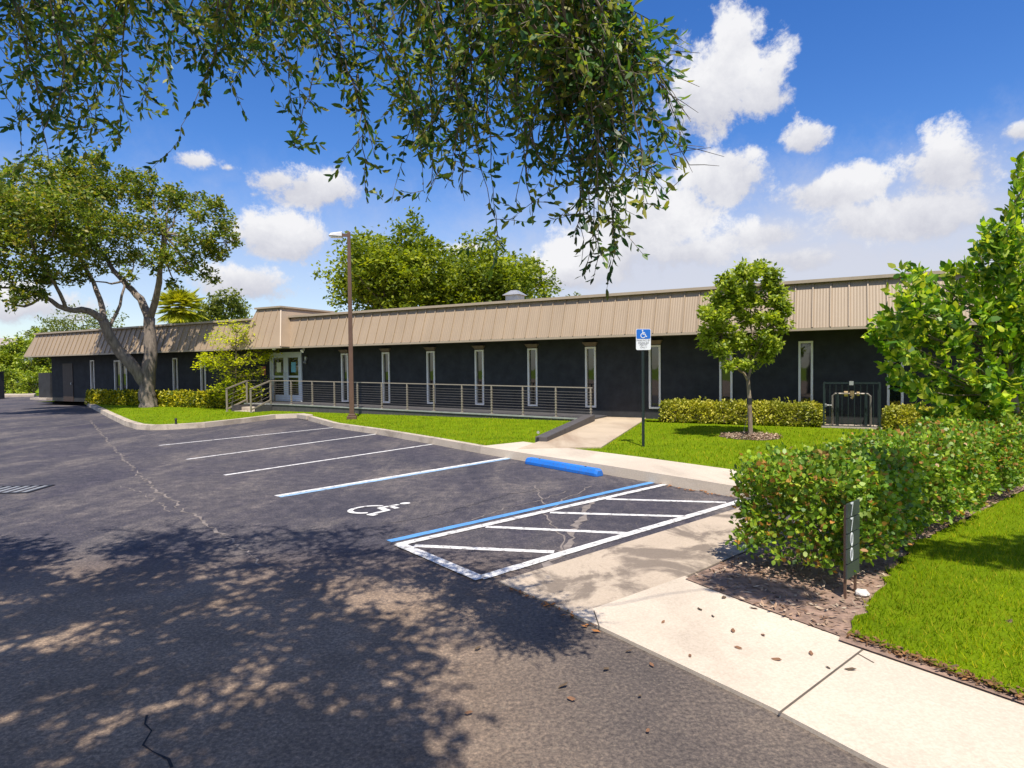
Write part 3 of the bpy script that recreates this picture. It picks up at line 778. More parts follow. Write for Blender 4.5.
# dark beam beside the path
a = G(541,441.5,.15); b = BL(-.55,-1.62,.15); t = thing('path_edge_beam', 'dark grey low edge beam along the left side of the path', 'beam', a)
mb = MB(); n = Vector(((b-a).y, -(b-a).x, 0)).normalized()*.13
q = [a-n, a+n, b+n, b-n]
mb.add([(p.x,p.y,.10) for p in q]+[(q[0].x,q[0].y,.25),(q[1].x,q[1].y,.25),(q[2].x,q[2].y,.34),(q[3].x,q[3].y,.34)], [(0,1,5,4),(1,2,6,5),(2,3,7,6),(3,0,4,7),(4,5,6,7)])
obj('beam', mb, M['beam'], t, bevel=.012)
obj('reflector', MB().tube([a+Vector((-.06,-.05,.2)), a+Vector((-.06,-.085,.2))], .03, 10), M['galv'], t)

# ------------------------------------------------------------------ wheel stop
A = G(528,463.5); B = G(600,476.5); t = thing('wheel_stop', 'bright blue concrete wheel stop in front of the pavement', 'wheel stop', (A+B)/2)
d = (B-A).normalized(); n = Vector((-d.y,d.x,0)); mb = MB(); vs = []
prof = [(-.085,0),(-.085,.05),(-.055,.115),(.055,.115),(.085,.05),(.085,0)]
for p, sh in ((A,.0),(A+d*.05,1),(B-d*.05,1),(B,0)):
    for u, z in prof: vs.append(p+n*(u if sh else u*.85)+Vector((0,0,z if sh else z*.8)))
fs = [tuple(range(6)), tuple(range(18,24))[::-1]]
for i in range(3):
    for k in range(6): fs.append((i*6+k, i*6+(k+1)%6, (i+1)*6+(k+1)%6, (i+1)*6+k))
mb.add(vs, fs); obj('block', mb, M['stop_blue'], t, bevel=.008)
for q in (.18,.82):
    p = A.lerp(B,q); obj('anchor_pin', MB().tube([p+Vector((0,0,.112)),p+Vector((0,0,.122))], .018, 8), M['grate'], t)

# ------------------------------------------------------------------ accessible parking sign
b = G(643.3,446.3,.13); t = thing('parking_sign', 'blue and white accessible parking sign on dark green pole', 'sign', b, R(8))
mb = MB(); mb.tube([(0,0,-.05),(0,0,2.28)], .028, 10); obj('pole', mb, M['black_metal'], t, world=False, smooth=False)
SH = P(643,329,b.y).z - b.z; SL = P(643,350,b.y).z - b.z
w = .15; mid_ = SL+(SH-SL)*.53
def rrect(x0,x1,z0,z1,r,y0,y1,mb):
    pts = []
    for cx,cz,a0 in ((x1-r,z1-r,0),(x0+r,z1-r,90),(x0+r,z0+r,180),(x1-r,z0+r,270)):
        for k in range(5): a = R(a0+22.5*k); pts.append((cx+r*math.cos(a), cz+r*math.sin(a)))
    n = len(pts); mb.add([(x,y0,z) for x,z in pts]+[(x,y1,z) for x,z in pts], [tuple(range(n)),tuple(range(n,2*n))[::-1]]+[(i,n+i,n+(i+1)%n,(i+1)%n) for i in range(n)])
mb = MB(); rrect(-w,w,SL,SH,.03,-.038,-.032,mb); panel = obj('sign_panel', mb, M['sign_white'], t, world=False)
mb = MB(); rrect(-w+.008,w-.008,mid_,SH-.008,.025,-.0415,-.0385,mb); obj('blue_field', mb, M['sign_blue'], panel, world=False)
sy = chair_symbol((SH-mid_)*.82); zc = (SH+mid_)/2
sy.v = [(x, -.0425-z, y+zc) for x,y,z in sy.v]; obj('symbol', sy, M['sign_white'], panel, world=False)
def sign_text(txt, size, z, par, m, y=-.0400):
    me = text_mesh(txt, size, .0004); me.transform(Matrix.Translation((0,y,z)) @ Matrix.Rotation(R(90),4,'X'))
    return link('lettering', me, m, par, world=False)
hh = mid_-SL
sign_text('PARKING BY', .05, SL+hh*.84, panel, M['ink']); sign_text('DISABLED', .05, SL+hh*.62, panel, M['ink'])
sign_text('PERMIT', .05, SL+hh*.43, panel, M['ink']); sign_text('ONLY', .05, SL+hh*.22, panel, M['ink'])

# ------------------------------------------------------------------ light pole
b = G(352,419,.125); H = P(349,232,b.y).z - b.z
t = thing('light_pole', 'tall slim brown steel light pole standing on the lawn', 'lamp post', b, R(10))
mb = MB(); mb.add([(-.075,-.075,0),(.075,-.075,0),(.075,.075,0),(-.075,.075,0),(-.05,-.05,H),(.05,-.05,H),(.05,.05,H),(-.05,.05,H)], [(0,1,5,4),(1,2,6,5),(2,3,7,6),(3,0,4,7),(4,5,6,7)]); obj('pole', mb, M['bronze'], t, world=False, bevel=.008)
mb = MB(); mb.box(-.15,.15,-.15,.15,-.02,.10); mb.box(-.11,.11,-.11,.11,.10,.16); obj('base_cover', mb, M['bronze'], t, world=False, bevel=.01)
mb = MB(); mb.box(-.22,-.05,-.04,.04,H-.15,H-.06); obj('arm', mb, M['bronze'], t, world=False)
mb = MB(); mb.add([(-.20,-.16,H-.17),(-.20,.16,H-.17),(-.62,.11,H-.14),(-.62,-.11,H-.14),(-.20,-.13,H-.01),(-.20,.13,H-.01),(-.55,.08,H-.05),(-.55,-.08,H-.05)], [(0,1,2,3),(4,5,6,7),(0,1,5,4),(1,2,6,5),(2,3,7,6),(3,0,4,7)])
lh = obj('lamp_head', mb, M['silver'], t, world=False, bevel=.015)
obj('lens', MB().box(-.56,-.24,-.09,.09,H-.185,H-.165), M['lamp'], lh, world=False)

# ------------------------------------------------------------------ number sign 7700
fl_ = G(844.6,599,.03); fr_ = G(855.5,591.5,.03)
ax = (fr_-fl_); ax.z = 0; W_ = ax.length; rz = math.atan2(ax.y, ax.x)
t = thing('house_number_sign', 'narrow dark upright number sign reading 7700 before the hedge', 'sign', fl_, rz)
ZT = P(846,503,fl_.y).z - fl_.z
for x in (0.008, W_-.008): obj('post', MB().box(x-.008,x+.008,-.008,.008,-.05,ZT-.02), M['bronze'], t, world=False)
zb = P(846,579,fl_.y).z - fl_.z
cuts = [ZT, ZT-(ZT-zb)*.20, ZT-(ZT-zb)*.40, ZT-(ZT-zb)*.60, ZT-(ZT-zb)*.80, zb]
for k in range(5):
    p = obj('plate', MB().box(-.012,W_+.012,-.022,-.010,cuts[k+1]+.004,cuts[k]-.004), M['plate'], t, world=False)
    if k < 4:
        me = text_mesh('7700'[k], (cuts[k]-cuts[k+1])*1.28, .0015); me.transform(Matrix.Translation((W_*.30,-.0245,(cuts[k]+cuts[k+1])/2)) @ Matrix.Rotation(R(90),4,'X') @ Matrix.Scale(.78,4,(1,0,0)))
        link('digit', me, M['sign_white'], p, world=False)
r0 = G(862,596,.03)
bm = bmesh.new(); bmesh.ops.create_icosphere(bm, subdivisions=2, radius=.05)
for v in bm.verts: v.co *= random.uniform(.8,1.15); v.co.z *= .6
me = bpy.data.meshes.new('rock'); bm.to_mesh(me); bm.free(); me.transform(Matrix.Translation(r0+Vector((0,0,.02))))
tag(link('rock', me, M['rock']), 'small white rock at the foot of the number sign', 'rock')

# broken kerb block at the lawn corner
p = G(305,419.5,0); t = thing('kerb_block', 'loose weathered concrete block at the corner of the kerb', 'concrete block', p, R(-50))
mb = MB(); mb.box(-.42,.42,-.13,.13,0,.19); o = obj('block', mb, M['kerb'], t, world=False, bevel=.03)
# sprinkler head
p = G(176,425,.125); t = thing('sprinkler_head', 'small black sprinkler head by the lawn kerb near the oak', 'sprinkler', p)
obj('riser', MB().tube([(0,0,-.05),(0,0,.16)], .03, 8), M['strap'], t, world=False); obj('nozzle', MB().tube([(0,0,.16),(0,0,.2)], [.045,.03], 8), M['strap'], t, world=False)
# drain grate in the lot
p = G(-28,491); t = thing('drain_grate', 'dark iron drain grate set in the asphalt', 'drain', p, R(5))
mb = MB(); L_, Wd = .95, .30
mb.box(-L_,L_,-Wd,-Wd+.05,0,.012); mb.box(-L_,L_,Wd-.05,Wd,0,.012); mb.box(-L_,-L_+.05,-Wd+.05,Wd-.05,0,.012); mb.box(L_-.05,L_,-Wd+.05,Wd-.05,0,.012)
obj('frame', mb, M['grate'], t, world=False)
mb = MB()
for k in range(14): x = -L_+.12+k*.13; mb.box(x-.03,x+.03,-Wd+.05,Wd-.05,.003,.011)
obj('bars', mb, M['galv'], t, world=False)

# ------------------------------------------------------------------ backflow preventer in its cage
cx = 6.05
cxa = (BM.inverted() @ P(823,400,17)); 
def bx_at(px, y):    # local x on the plane local-y = y
    d = ray(px, 366); o = BM.inverted() @ CAM; dl = BM.inverted().to_3x3() @ d
    k = (y-o.y)/dl.y; return o.x+dl.x*k
ga, gb = bx_at(824,-1.0), bx_at(880,-1.0); yg = -1.0
t = thing('pipe_cage', 'dark barred metal cage around the water pipes', 'cage', BL((ga+gb)/2,yg), BR)
wd = (gb-ga)/2; hg = 1.12
mb = MB(); 
for x in (-wd,wd):
    for y in (0,.7): mb.box(x-.02,x+.02,y-.02,y+.02,.12,.12+hg)
for z in (.17,.12+hg):
    mb.bar((-wd,0,z),(wd,0,z),.035,.035); mb.bar((-wd,.7,z),(wd,.7,z),.035,.035); mb.bar((-wd,0,z),(-wd,.7,z),.03,.03); mb.bar((wd,0,z),(wd,.7,z),.03,.03)
obj('frame', mb, M['black_metal'], t, world=False)
mb = MB()
for k in range(1,9):
    x = -wd+2*wd*k/9; mb.box(x-.007,x+.007,-.007,.007,.18,.12+hg)
obj('bars', mb, M['black_metal'], t, world=False)
mb = MB().box(-wd-.05,wd+.05,-.05,.75,.10,.165); obj('slab', mb, M['kerb'], t, world=False)
mb = MB().box(-.045,.045,-.035,-.01,.12+hg-.05,.12+hg+.05); obj('lock', mb, M['galv'], t, world=False)
t = thing('backflow_preventer', 'grey steel water pipes with brass valves inside the cage', 'pipes', BL((ga+gb)/2,yg+.32,.165), BR)
h1 = .80
mb = MB(); mb.tube([(-.42,0,0),(-.42,0,h1-.06),(-.36,0,h1),(.36,0,h1),(.42,0,h1-.06),(.42,0,0)], .024, 8); obj('pipe', mb, M['cable'], t, world=False)
for a_ in (-.30,.31): obj('support', MB().tube([(a_,0,0),(a_,0,h1+.02)], .03, 8), M['black_metal'], t, world=False)
for pp, rr in (([(-.16,-.0,h1),(-.06,0,h1)],.07),([(.02,0,h1-.05),(.02,0,h1+.07)],.06),([(.0,-.02,h1-.12),(.06,-.02,h1-.03)],.035),([(.12,0,h1),(.18,0,h1)],.055)): obj('valve', MB().tube(pp, rr, 10), M['brass'], t, world=False)
mb = MB(); mb.tube([(-.42,0,.5),(-.58,0,.5)], .02, 8); mb.tube([(-.58,-.05,.5),(-.58,.05,.5)], .045, 10); obj('side_outlet', mb, M['galv'], t, world=False)

# ------------------------------------------------------------------ hedges
def hedge(name, label, M4, lx, ly, z0, z1, n, L, W, m, depth, rough, stems, base):
    t = thing(name, label, 'hedge', base)
    v = hedge_foliage(M4, lx, ly, z0, z1, n, L, W, depth, rough)
    arr('foliage', v, 6, m, t)
    for k in range(stems):
        mb = MB()
        p = M4 @ Vector(((k+.5)/stems*lx, random.uniform(-.1,.1)*ly, base[2]-.02)); p.z = base[2]-.02
        mid_p = p+Vector((random.uniform(-.05,.05),random.uniform(-.05,.05),(z1-base[2])*.45))
        mb.tube([p, mid_p], [.025,.018], 6)
        for j in range(5):
            e = mid_p+Vector((random.uniform(-.3,.3)*ly,random.uniform(-.3,.3)*ly,(z1-base[2])*random.uniform(.3,.45)))
            mb.tube([mid_p, e], [.012,.005], 5, False)
        obj('stem', mb, M['twig'], t)
    return t
HB = Vector((1.88,5.10,0)) + HN*.40
MH = Matrix.Translation(HB) @ Matrix.Rotation(math.atan2(HD.y,HD.x),4,'Z')
hedge('clipped_hedge', 'large clipped green hedge with red-tipped leaves behind the 7700 sign', MH, 12.5, .80, .19, .85, 88000, .046, .036, M['hedge_leaf'], .22, .09, 22, (HB.x,HB.y,.03))
def bhedge(pxa, pxb, yl, lab, m, z1, n, L, W, ly=.6):
    xa, xb = bx_at(pxa, yl-ly/2), bx_at(pxb, yl-ly/2)
    M4 = BM @ Matrix.Translation((xa,yl,0)); b = BL(xa,yl,.12)
    hedge('clipped_hedge', lab, M4, xb-xa, ly, .16, z1, n, L, W, m, .15, .04, max(6,int((xb-xa)/.7)), (b.x,b.y,.12))
bhedge(660,821,-.72,'clipped yellow-green hedge left of the pipe cage below the windows', M['var_leaf'], .68, 11000, .07, .045)
bhedge(886,1060,-.75,'clipped yellow-green hedge right of the pipe cage', M['var_leaf'], .62, 9000, .07, .045)
bhedge(85,246,-.9,'low yellow and green hedge behind the large oak trunk', M['gold_leaf'], .72, 15000, .11, .07, .8)

# ------------------------------------------------------------------ trees
def limb(mb, pts, r0, r1, n=8, sub=3, wob=.02):
    pts = [Vector(p) for p in pts]; out = []
    for i in range(len(pts)-1):
        p0 = pts[max(i-1,0)]; p1 = pts[i]; p2 = pts[i+1]; p3 = pts[min(i+2,len(pts)-1)]
        for k in range(sub):
            t = k/sub
            q = .5*((2*p1)+(p2-p0)*t+(2*p0-5*p1+4*p2-p3)*t*t+(3*p1-p0-3*p2+p3)*t**3)
            if out: q = q+Vector((random.gauss(0,1),random.gauss(0,1),random.gauss(0,1)))*wob
            out.append(q)
    out.append(pts[-1]); m = len(out)
    rad = [(r0+(r1-r0)*i/(m-1))*random.uniform(.93,1.07) for i in range(m)]
    mb.tube(out, rad, n); return out
# --- large oak on the left
Y = 27.2
t = thing('live_oak', 'large leaning live oak with forked grey trunk on the left lawn', 'tree', G(149,407,.125))
by = t.location.y; tb = MB()
def Q(px, py, dy=0): return P(px, py, by+dy)
flare = [t.location+Vector((0,0,-.1)), Q(148,398), Q(147,385)]
limb(tb, flare+[Q(151,353,.1), Q(149.5,318,.2)], .40, .24, 12, 4, .02)
limb(tb, [Q(149.5,320,.2), Q(140,300,.5), Q(128,285,.8), Q(108,262,1.3), Q(92,235,1.6)], .20, .06)
limb(tb, [Q(149.5,320,.2), Q(157,292,-.2), Q(161,263,-.8), Q(163,235,-1.2)], .17, .06)
limb(tb, [Q(146,386), Q(133,367,-.3), Q(113,343,-.6), Q(103,320,-.9)], .28, .19, 10, 4, .02)
limb(tb, [Q(103,320,-.9), Q(88,311,-1.3), Q(66,309,-1.8), Q(43,296,-2.3), Q(15,288,-3)], .17, .05)
limb(tb, [Q(103,321,-.9), Q(100,300,-.6), Q(88,272,-.3), Q(70,240,-.5)], .15, .05)
limb(tb, [Q(108,330,-.7), Q(120,305,-.2), Q(124,280,.3)], .08, .04)
limb(tb, [Q(66,309,-1.8), Q(55,285,-2.4), Q(40,260,-3)], .08, .04)
limb(tb, [Q(43,296,-2.3), Q(25,306,-3), Q(5,303,-3.5)], .06, .03)
oak_px = [(20,200,-3,1.3),(5,235,-3,1.2),(10,275,-3.5,.95),(45,185,-1,1.4),(80,178,0,1.2),(95,175,1,1.1),(60,215,-2,1.4),(35,245,-3.5,1.3),(90,210,0,1.3),(120,190,.5,1.15),(150,195,0,1.0),(120,225,1,1.25),(150,225,-1,1.1),(180,205,-.5,1.0),(205,215,-1,.95),(222,232,-1,.75),(190,240,-1.5,1.05),(215,255,-1,.7),(165,255,-1.5,1.0),(195,268,-1.5,.65),(75,250,-1,1.05),(105,258,1.5,.95),(135,255,1.5,.8),(55,275,-2.5,.85),(30,290,-3.2,.7),(85,275,-.5,.6),(15,300,-4,.6),(60,198,-4,1.2),(25,215,-5,1.2),(90,232,-3.5,1.0),(-25,230,-4,1.5),(-30,270,-4,1.2),(-15,200,-2,1.4),(128,275,.3,.4),(175,285,-.8,.35),(212,280,-1,.35),(70,168,0,.7),(100,162,.5,.5),(172,190,0,.6),(235,240,-1,.35),(150,178,.5,.55)]
limb_targets = [Q(x,y,d) for x,y,d,_ in oak_px]
hubs = [Q(92,235,1.6),Q(163,235,-1.2),Q(70,240,-.5),Q(40,260,-3),Q(124,280,.3),Q(15,288,-3)]
for c in limb_targets:
    h = min(hubs, key=lambda q: (q-c).length)
    limb(tb, [h, h.lerp(c,.5)+Vector((0,0,-.2)), c], .055, .015, 5, 3, .06)
obj('trunk', tb, M['bark'], t, smooth=True)
cl = []
for x,y,d,r in oak_px:
    c = np.array(Q(x,y,d)); cl.append((c, r*.8))
    for k in range(5): cl.append((c+unit(1)[0]*r*np.array([1,1,.8])*.9, r*rng.uniform(.28,.5)))
arr('crown', crown(cl, 40000, .185, .095), 4, M['oak_leaf'], t)

# --- generic tree with a lobed crown
def round_tree(name, label, base, height, rad, crown_z, n, L, W, m, bark, group=None, nclump=26, squash=.85, trunk_r=.25, seed=1, flat=1.0):
    t = thing(name, label, 'tree', base, 0, group)
    base = Vector(base); tb = MB(); r2 = np.random.default_rng(seed)
    top = base+Vector((0,0,crown_z))
    limb(tb, [base-Vector((0,0,.1)), base+Vector((rad*.03,0,crown_z*.4)), top], trunk_r, trunk_r*.55, 8, 3, .02)
    cl = []; cz = crown_z+(height-crown_z)*.48; hz = (height-crown_z)*.55
    for k in range(nclump):
        v = r2.normal(size=3); v /= np.linalg.norm(v); f = r2.uniform(.35,.95)
        c = np.array([base.x+v[0]*rad*f*.85, base.y+v[1]*rad*f*.85*flat, base.z+cz+v[2]*hz*f*.9])
        r = rad*r2.uniform(.22,.38); cl.append((c, r))
        for j in range(4):
            u = r2.normal(size=3); u /= np.linalg.norm(u); cl.append((c+u*r*.95, r*r2.uniform(.3,.5)))
        limb(tb, [top, top.lerp(Vector(c),.5)+Vector((0,0,hz*.08)), Vector(c)], trunk_r*.32, trunk_r*.07, 5, 3, .05*rad/3)
    obj('trunk', tb, bark, t, smooth=True)
    arr('crown', crown(cl, n, L, W, squash), 4, m, t)
    return t
b = P(392,300,46); b.z = 0; round_tree('background_oak', 'broad rounded green oak rising behind the building roof, left half', b, 12.4, 5.4, 4.0, 20000, .34, .2, M['far_leaf'], M['bark'], 'oaks behind the building', 36, seed=3)
b = P(492,300,48); b.z = 0; round_tree('background_oak', 'broad green oak behind the building roof, right half lower', b, 11.1, 5.5, 4.0, 18000, .34, .2, M['far_leaf'], M['bark'], 'oaks behind the building', 34, seed=4)
b = P(440,300,50); b.z = 0; round_tree('background_oak', 'tallest middle oak between two others behind the roof', b, 13.2, 5.0, 4.0, 16000, .34, .2, M['far_leaf'], M['bark'], 'oaks behind the building', 26, seed=6)
b = P(222,305,62); b.z = 0; round_tree('background_oak', 'small distant oak beside the palm behind the roof', b, 9.4, 3.6, 5, 5000, .32, .2, M['pale_leaf'], M['bark'], None, 16, seed=8)
b = P(572,294,60); b.z = 0; round_tree('background_tree', 'thin treetop just above the roof right of the oaks', b, 8.6, 1.7, 6, 900, .3, .16, M['pale_leaf'], M['bark'], None, 7, seed=9)
b = P(85,330,66); b.z = 0; round_tree('background_tree', 'hazy feathery tree above the far left roof end', b, 8.2, 4.6, 4, 3600, .30, .14, M['pale_leaf'], M['bark'], None, 18, seed=12)
b = P(45,340,62); b.z = 0; round_tree('background_tree', 'wispy pale tree peeking left of the roof end', b, 6.4, 2.8, 3, 2200, .28, .14, M['pale_leaf'], M['bark'], None, 12, seed=13)
for k, (px, dd, h, r, lab, mm) in enumerate(((4,50,5.2,2.2,'leafy green shrub at the left picture edge behind the post','far_leaf'),(28,50,5.6,2.3,'rounded yellow-green shrub in the middle of the far left thicket','young_leaf'),(52,51,5.8,2.4,'dark green shrub behind the left end of the building','oak_leaf'),(78,55,4.8,2.6,'green shrub tucked under the far left eave','far_leaf'))):
    b = P(px,390,dd); b.z = 0; round_tree('tall_shrub', lab, b, h*.92, r, .5, 5200, .22, .13, M[mm], M['bark'], 'shrubs beyond the lot', 18, seed=20+k, trunk_r=.1)
for k, px in enumerate((-5,14,34)):
    b = P(px,390,47.5); b.z = 0; round_tree('low_shrub', ('low light green bush at the edge of the lot, farthest left','low light green bush in the middle of three beyond the lot','low light green bush nearest the screen wall')[k], b, 2.2, 1.5, .2, 2600, .16, .11, M['young_leaf'], M['bark'], 'low bushes beyond the lot', 12, seed=30+k, trunk_r=.05)
b0 = G(0,398); struct(obj('kerb', MB().prism([G(-40,398.6),G(34,396.6),G(36,395),G(-40,396)], -.02, .15), M['kerb']))
# far pale house at the left edge
b = P(-6,380,90); b.z = 0; t = thing('house', 'pale distant house with grey roof at the left edge', 'house', b)
obj('wall', MB().box(-7,6,-4,4,0,4.4), M['house'], t, world=False)
mb = MB(); mb.add([(-7.6,-4.6,4.4),(6.6,-4.6,4.4),(6.6,4.6,4.4),(-7.6,4.6,4.4),(-4,0,6.8),(3,0,6.8)], [(0,1,5,4),(1,2,5),(2,3,4,5),(3,0,4),(3,2,1,0)]); obj('roof', mb, M['tile'], t, world=False)

# --- palm behind the roof
b = P(181,308,52); b.z = 0; hp = P(181,308,52).z
t = thing('palm_tree', 'yellow-green fan palm showing above the roof left of the entrance', 'tree', b)
mb = MB(); limb(mb, [b, b+Vector((.2,0,hp*.5)), b+Vector((.1,0,hp))], .2, .16, 8, 3, .01); obj('trunk', mb, M['bark'], t, smooth=True)
vs = []
for k in range(110):
    v = unit(1)[0]; v[2] = v[2]*.95+.05; o = np.array(b)+np.array([0,0,hp]); e = o+v*random.uniform(.5,1.2)
    for j in range(26):
        a = (j/25-.5)*2.2; s = np.cross(v,[0,0,1]); s /= np.linalg.norm(s)
        d = v*math.cos(a)+s*math.sin(a)+np.array([0,0,-.25])
        vs.append((e, d))
vs_c = np.array([q[0] for q in vs]); vs_d = np.array([q[1] for q in vs])
arr('crown', leaves(vs_c, 1.05, .11, vs_d), 4, M['palm_leaf'], t)

# --- young tree on the lawn
b = G(750.5,437,.125); t = thing('young_tree', 'young staked tree with oval leafy crown in a mulch ring', 'tree', b)
by2 = b.y
def Q2(px, py, dy=0): return P(px, py, by2+dy)
tb = MB(); limb(tb, [b-Vector((0,0,.05)), Q2(750,415), Q2(749,393), Q2(748,378)], .052, .042, 8, 3, .003)
limb(tb, [Q2(748,380), Q2(751,362,.1), Q2(752,335,.1), Q2(750,300,0)], .034, .012, 7)
limb(tb, [Q2(748,381), Q2(740,371,-.1), Q2(728,360,-.2), Q2(722,335,-.2)], .030, .01, 7)
limb(tb, [Q2(750,366), Q2(760,350,-.2), Q2(768,325,-.2)], .02, .008, 6)
yp = [(716,330),(725,310),(733,292),(742,278),(755,273),(768,285),(775,300),(772,318),(765,335),(772,345),(752,345),(735,340),(722,350),(708,342),(712,318),(745,320),(755,300),(738,305),(728,328),(760,318),(748,290),(706,334),(730,365),(765,358),(747,365),(718,300),(780,292),(707,312),(784,308),(781,326),(728,282),(772,276),(760,268),(742,270),(720,316),(768,352)]
cl = []
for x,y in yp:
    for s in (-1,1):
        c = np.array(Q2(x,y,s*rng.uniform(.05,.6))); cl.append((c, rng.uniform(.13,.24)))
    cc = Q2(x,y,rng.uniform(-.4,.4)); h = min([Q2(752,335,.1),Q2(722,335,-.2),Q2(768,325,-.2),Q2(750,300)], key=lambda q:(q-cc).length)
    limb(tb, [h, h.lerp(cc,.5), cc], .009, .003, 5, 2, .01)
obj('trunk', tb, M['young_bark'], t, smooth=True)
arr('crown', crown(cl, 15000, .115, .058, .9), 4, M['young_leaf'], t)
for (px,py,tx,ty) in ((738,428,747,404),(768,432,751,405),(742,441,749,406)):
    mb = MB(); mb.tube([G(px,py,.1), Q2(tx,ty)], .006, 5); obj('guy_strap', mb, M['strap'], t)
mb = MB(); mb.tube([Q2(749.5,404),Q2(749.3,398)], .06, 8); obj('trunk_wrap', mb, M['strap'], t)
mb = MB(); mb.sheet([(b.x+(.62+.05*math.sin(5*a))*math.cos(a), b.y+(.62+.05*math.cos(4*a))*math.sin(a)) for a in np.linspace(0,2*math.pi,30)[:-1]], .135); struct(obj('mulch_ring', mb, M['mulch']))
q = ball((0,0,0), .66, 2200, .5, 0); q[:,2] = .138+rng.uniform(0,.05,len(q)); q[:,0] += b.x; q[:,1] += b.y; dd = unit(len(q)); dd[:,2] *= .3
stuff(arr('mulch_chips', leaves(q, .07, .03, dd, up=.5), 4, M['chip']))

# --- yellow-green feathery tree by the stairs
b = BL(-16.2,-1.5,.12); t = thing('young_tree', 'small yellow-green feathery tree beside the entrance stairs', 'tree', b)
def Q3(px, py, dy=0): return P(px, py, b.y+dy)
tb = MB(); limb(tb, [b-Vector((0,0,.1)), Q3(234,392), Q3(236,372), Q3(236,350), Q3(237,332)], .05, .015, 7, 3, .01)
lay = [(235,327,20),(228,338,22),(250,340,14),(236,345,28),(212,357,18),(240,360,24),(258,358,14),(225,368,18),(250,372,18),(235,380,22),(222,388,14),(248,386,14),(205,362,10),(268,352,7),(236,395,14)]
vs_c = []; vs_d = []
for x,y,w in lay:
    for k in range(11):
        c = np.array(Q3(x+random.uniform(-w,w)*.8, y+random.uniform(-4,4), random.uniform(-w,w)*.03))
        limb(tb, [Q3(237,y+6), Vector(c)], .012, .004, 4, 2, .02)
        v = unit(1)[0]; v[2] *= .25
        for j in range(34):
            vs_c.append(c+v*random.uniform(-.45,.45)+np.array([0,0,random.uniform(-.07,.07)])+unit(1)[0]*.14); vs_d.append(unit(1)[0]*np.array([1,1,.4]))
obj('trunk', tb, M['young_bark'], t, smooth=True)
arr('crown', leaves(np.array(vs_c), .13, .07, np.array(vs_d), up=.7), 4, M['lime_leaf'], t)

# --- broad-leaved tree at right behind the hedge
b = Vector((7.5,9.15,.05)); t = thing('broadleaf_tree', 'bushy tree with large glossy leaves behind the hedge at right', 'tree', b)
def Q4(px, py, dy=0): return P(px, py, b.y+dy)
tb = MB(); limb(tb, [b, Q4(1010,395), Q4(1008,350), Q4(1012,300), Q4(1020,230)], .10, .03, 8, 3, .01)
bp = [(1008,285),(1018,305),(1005,320),(992,325),(1020,345),(998,300),(1015,240),(1000,245),(1026,175),(1018,200),(1006,222),(1020,230),(992,238),(1005,255),(1022,262),(978,262),(975,278),(945,285),(915,278),(905,298),(925,305),(890,318),(905,330),(885,338),(930,330),(955,315),(985,310),(1010,300),(910,352),(935,362),(960,350),(985,345),(1012,340),(925,385),(950,390),(905,378),(975,380),(1000,375),(1020,385),(945,408),(970,410),(1000,405),(1030,330),(1040,280),(1045,230),(1030,200),(1050,370),(1060,320),(1070,260),(915,318),(1022,165)]
vs_c = []; vs_d = []
for x,y in bp:
    for s in range(5 if y > 235 else 2):
        c = np.array(Q4(x+random.uniform(-11,11), y+random.uniform(-9,9), random.uniform(-1.0,.9)))
        h = Q4(1010, min(395,y+45))
        tw = limb(tb, [h, h.lerp(Vector(c),.55)+Vector((0,0,-.05)), Vector(c)], .014, .004, 5, 2, .02) if s < 2 else None
        ax_ = c-np.array(h); ax_ /= np.linalg.norm(ax_)+1e-6; ax_[2] += .5
        for j in range(34):
            f = random.uniform(-.36,.14); dvec = ax_*.7+unit(1)[0]
            vs_c.append(c+ax_*f+unit(1)[0]*.03); vs_d.append(dvec)
obj('trunk', tb, M['young_bark'], t, smooth=True)
arr('crown', leaves(np.array(vs_c), .135, .072, np.array(vs_d), hexa=True), 6, M['big_leaf'], t)

# --- oak overhead: trunk stands behind the camera, limbs reach over the lot
tbase = Vector((-3.6,-3.2,0)); t = thing('overhanging_oak', 'live oak whose leafy drooping branches hang over the top of the view', 'tree', tbase)
tb = MB(); fork = tbase+Vector((.4,.5,3.2))
limb(tb, [tbase-Vector((0,0,.1)), tbase+Vector((.1,.2,1.6)), fork], .34, .26, 10, 3, .01)
hub = []
for e in ((-4.6,2.6,5.6),(-2.6,3.0,5.4),(-1.2,2.2,5.2),(-4.5,-.5,6.2),(-1.8,-.3,6.0)):
    e = Vector(e); pts = limb(tb, [fork, fork.lerp(e,.4)+Vector((0,0,.7)), fork.lerp(e,.75)+Vector((0,0,.45)), e], .06, .015, 7, 5, .06)
    hub += pts[4:]
ox = [0,20,40,60,85,110,135,160,185,205,230,262,285,310,330,343,352,366,400,440,470,500,525,560,590,612,640,665,685,692]
oy = [150,172,165,178,158,172,140,160,122,118,98,105,168,112,95,100,150,222,195,190,210,240,238,265,262,250,218,190,172,165]
twigs = MB(); LC = []; LD = []
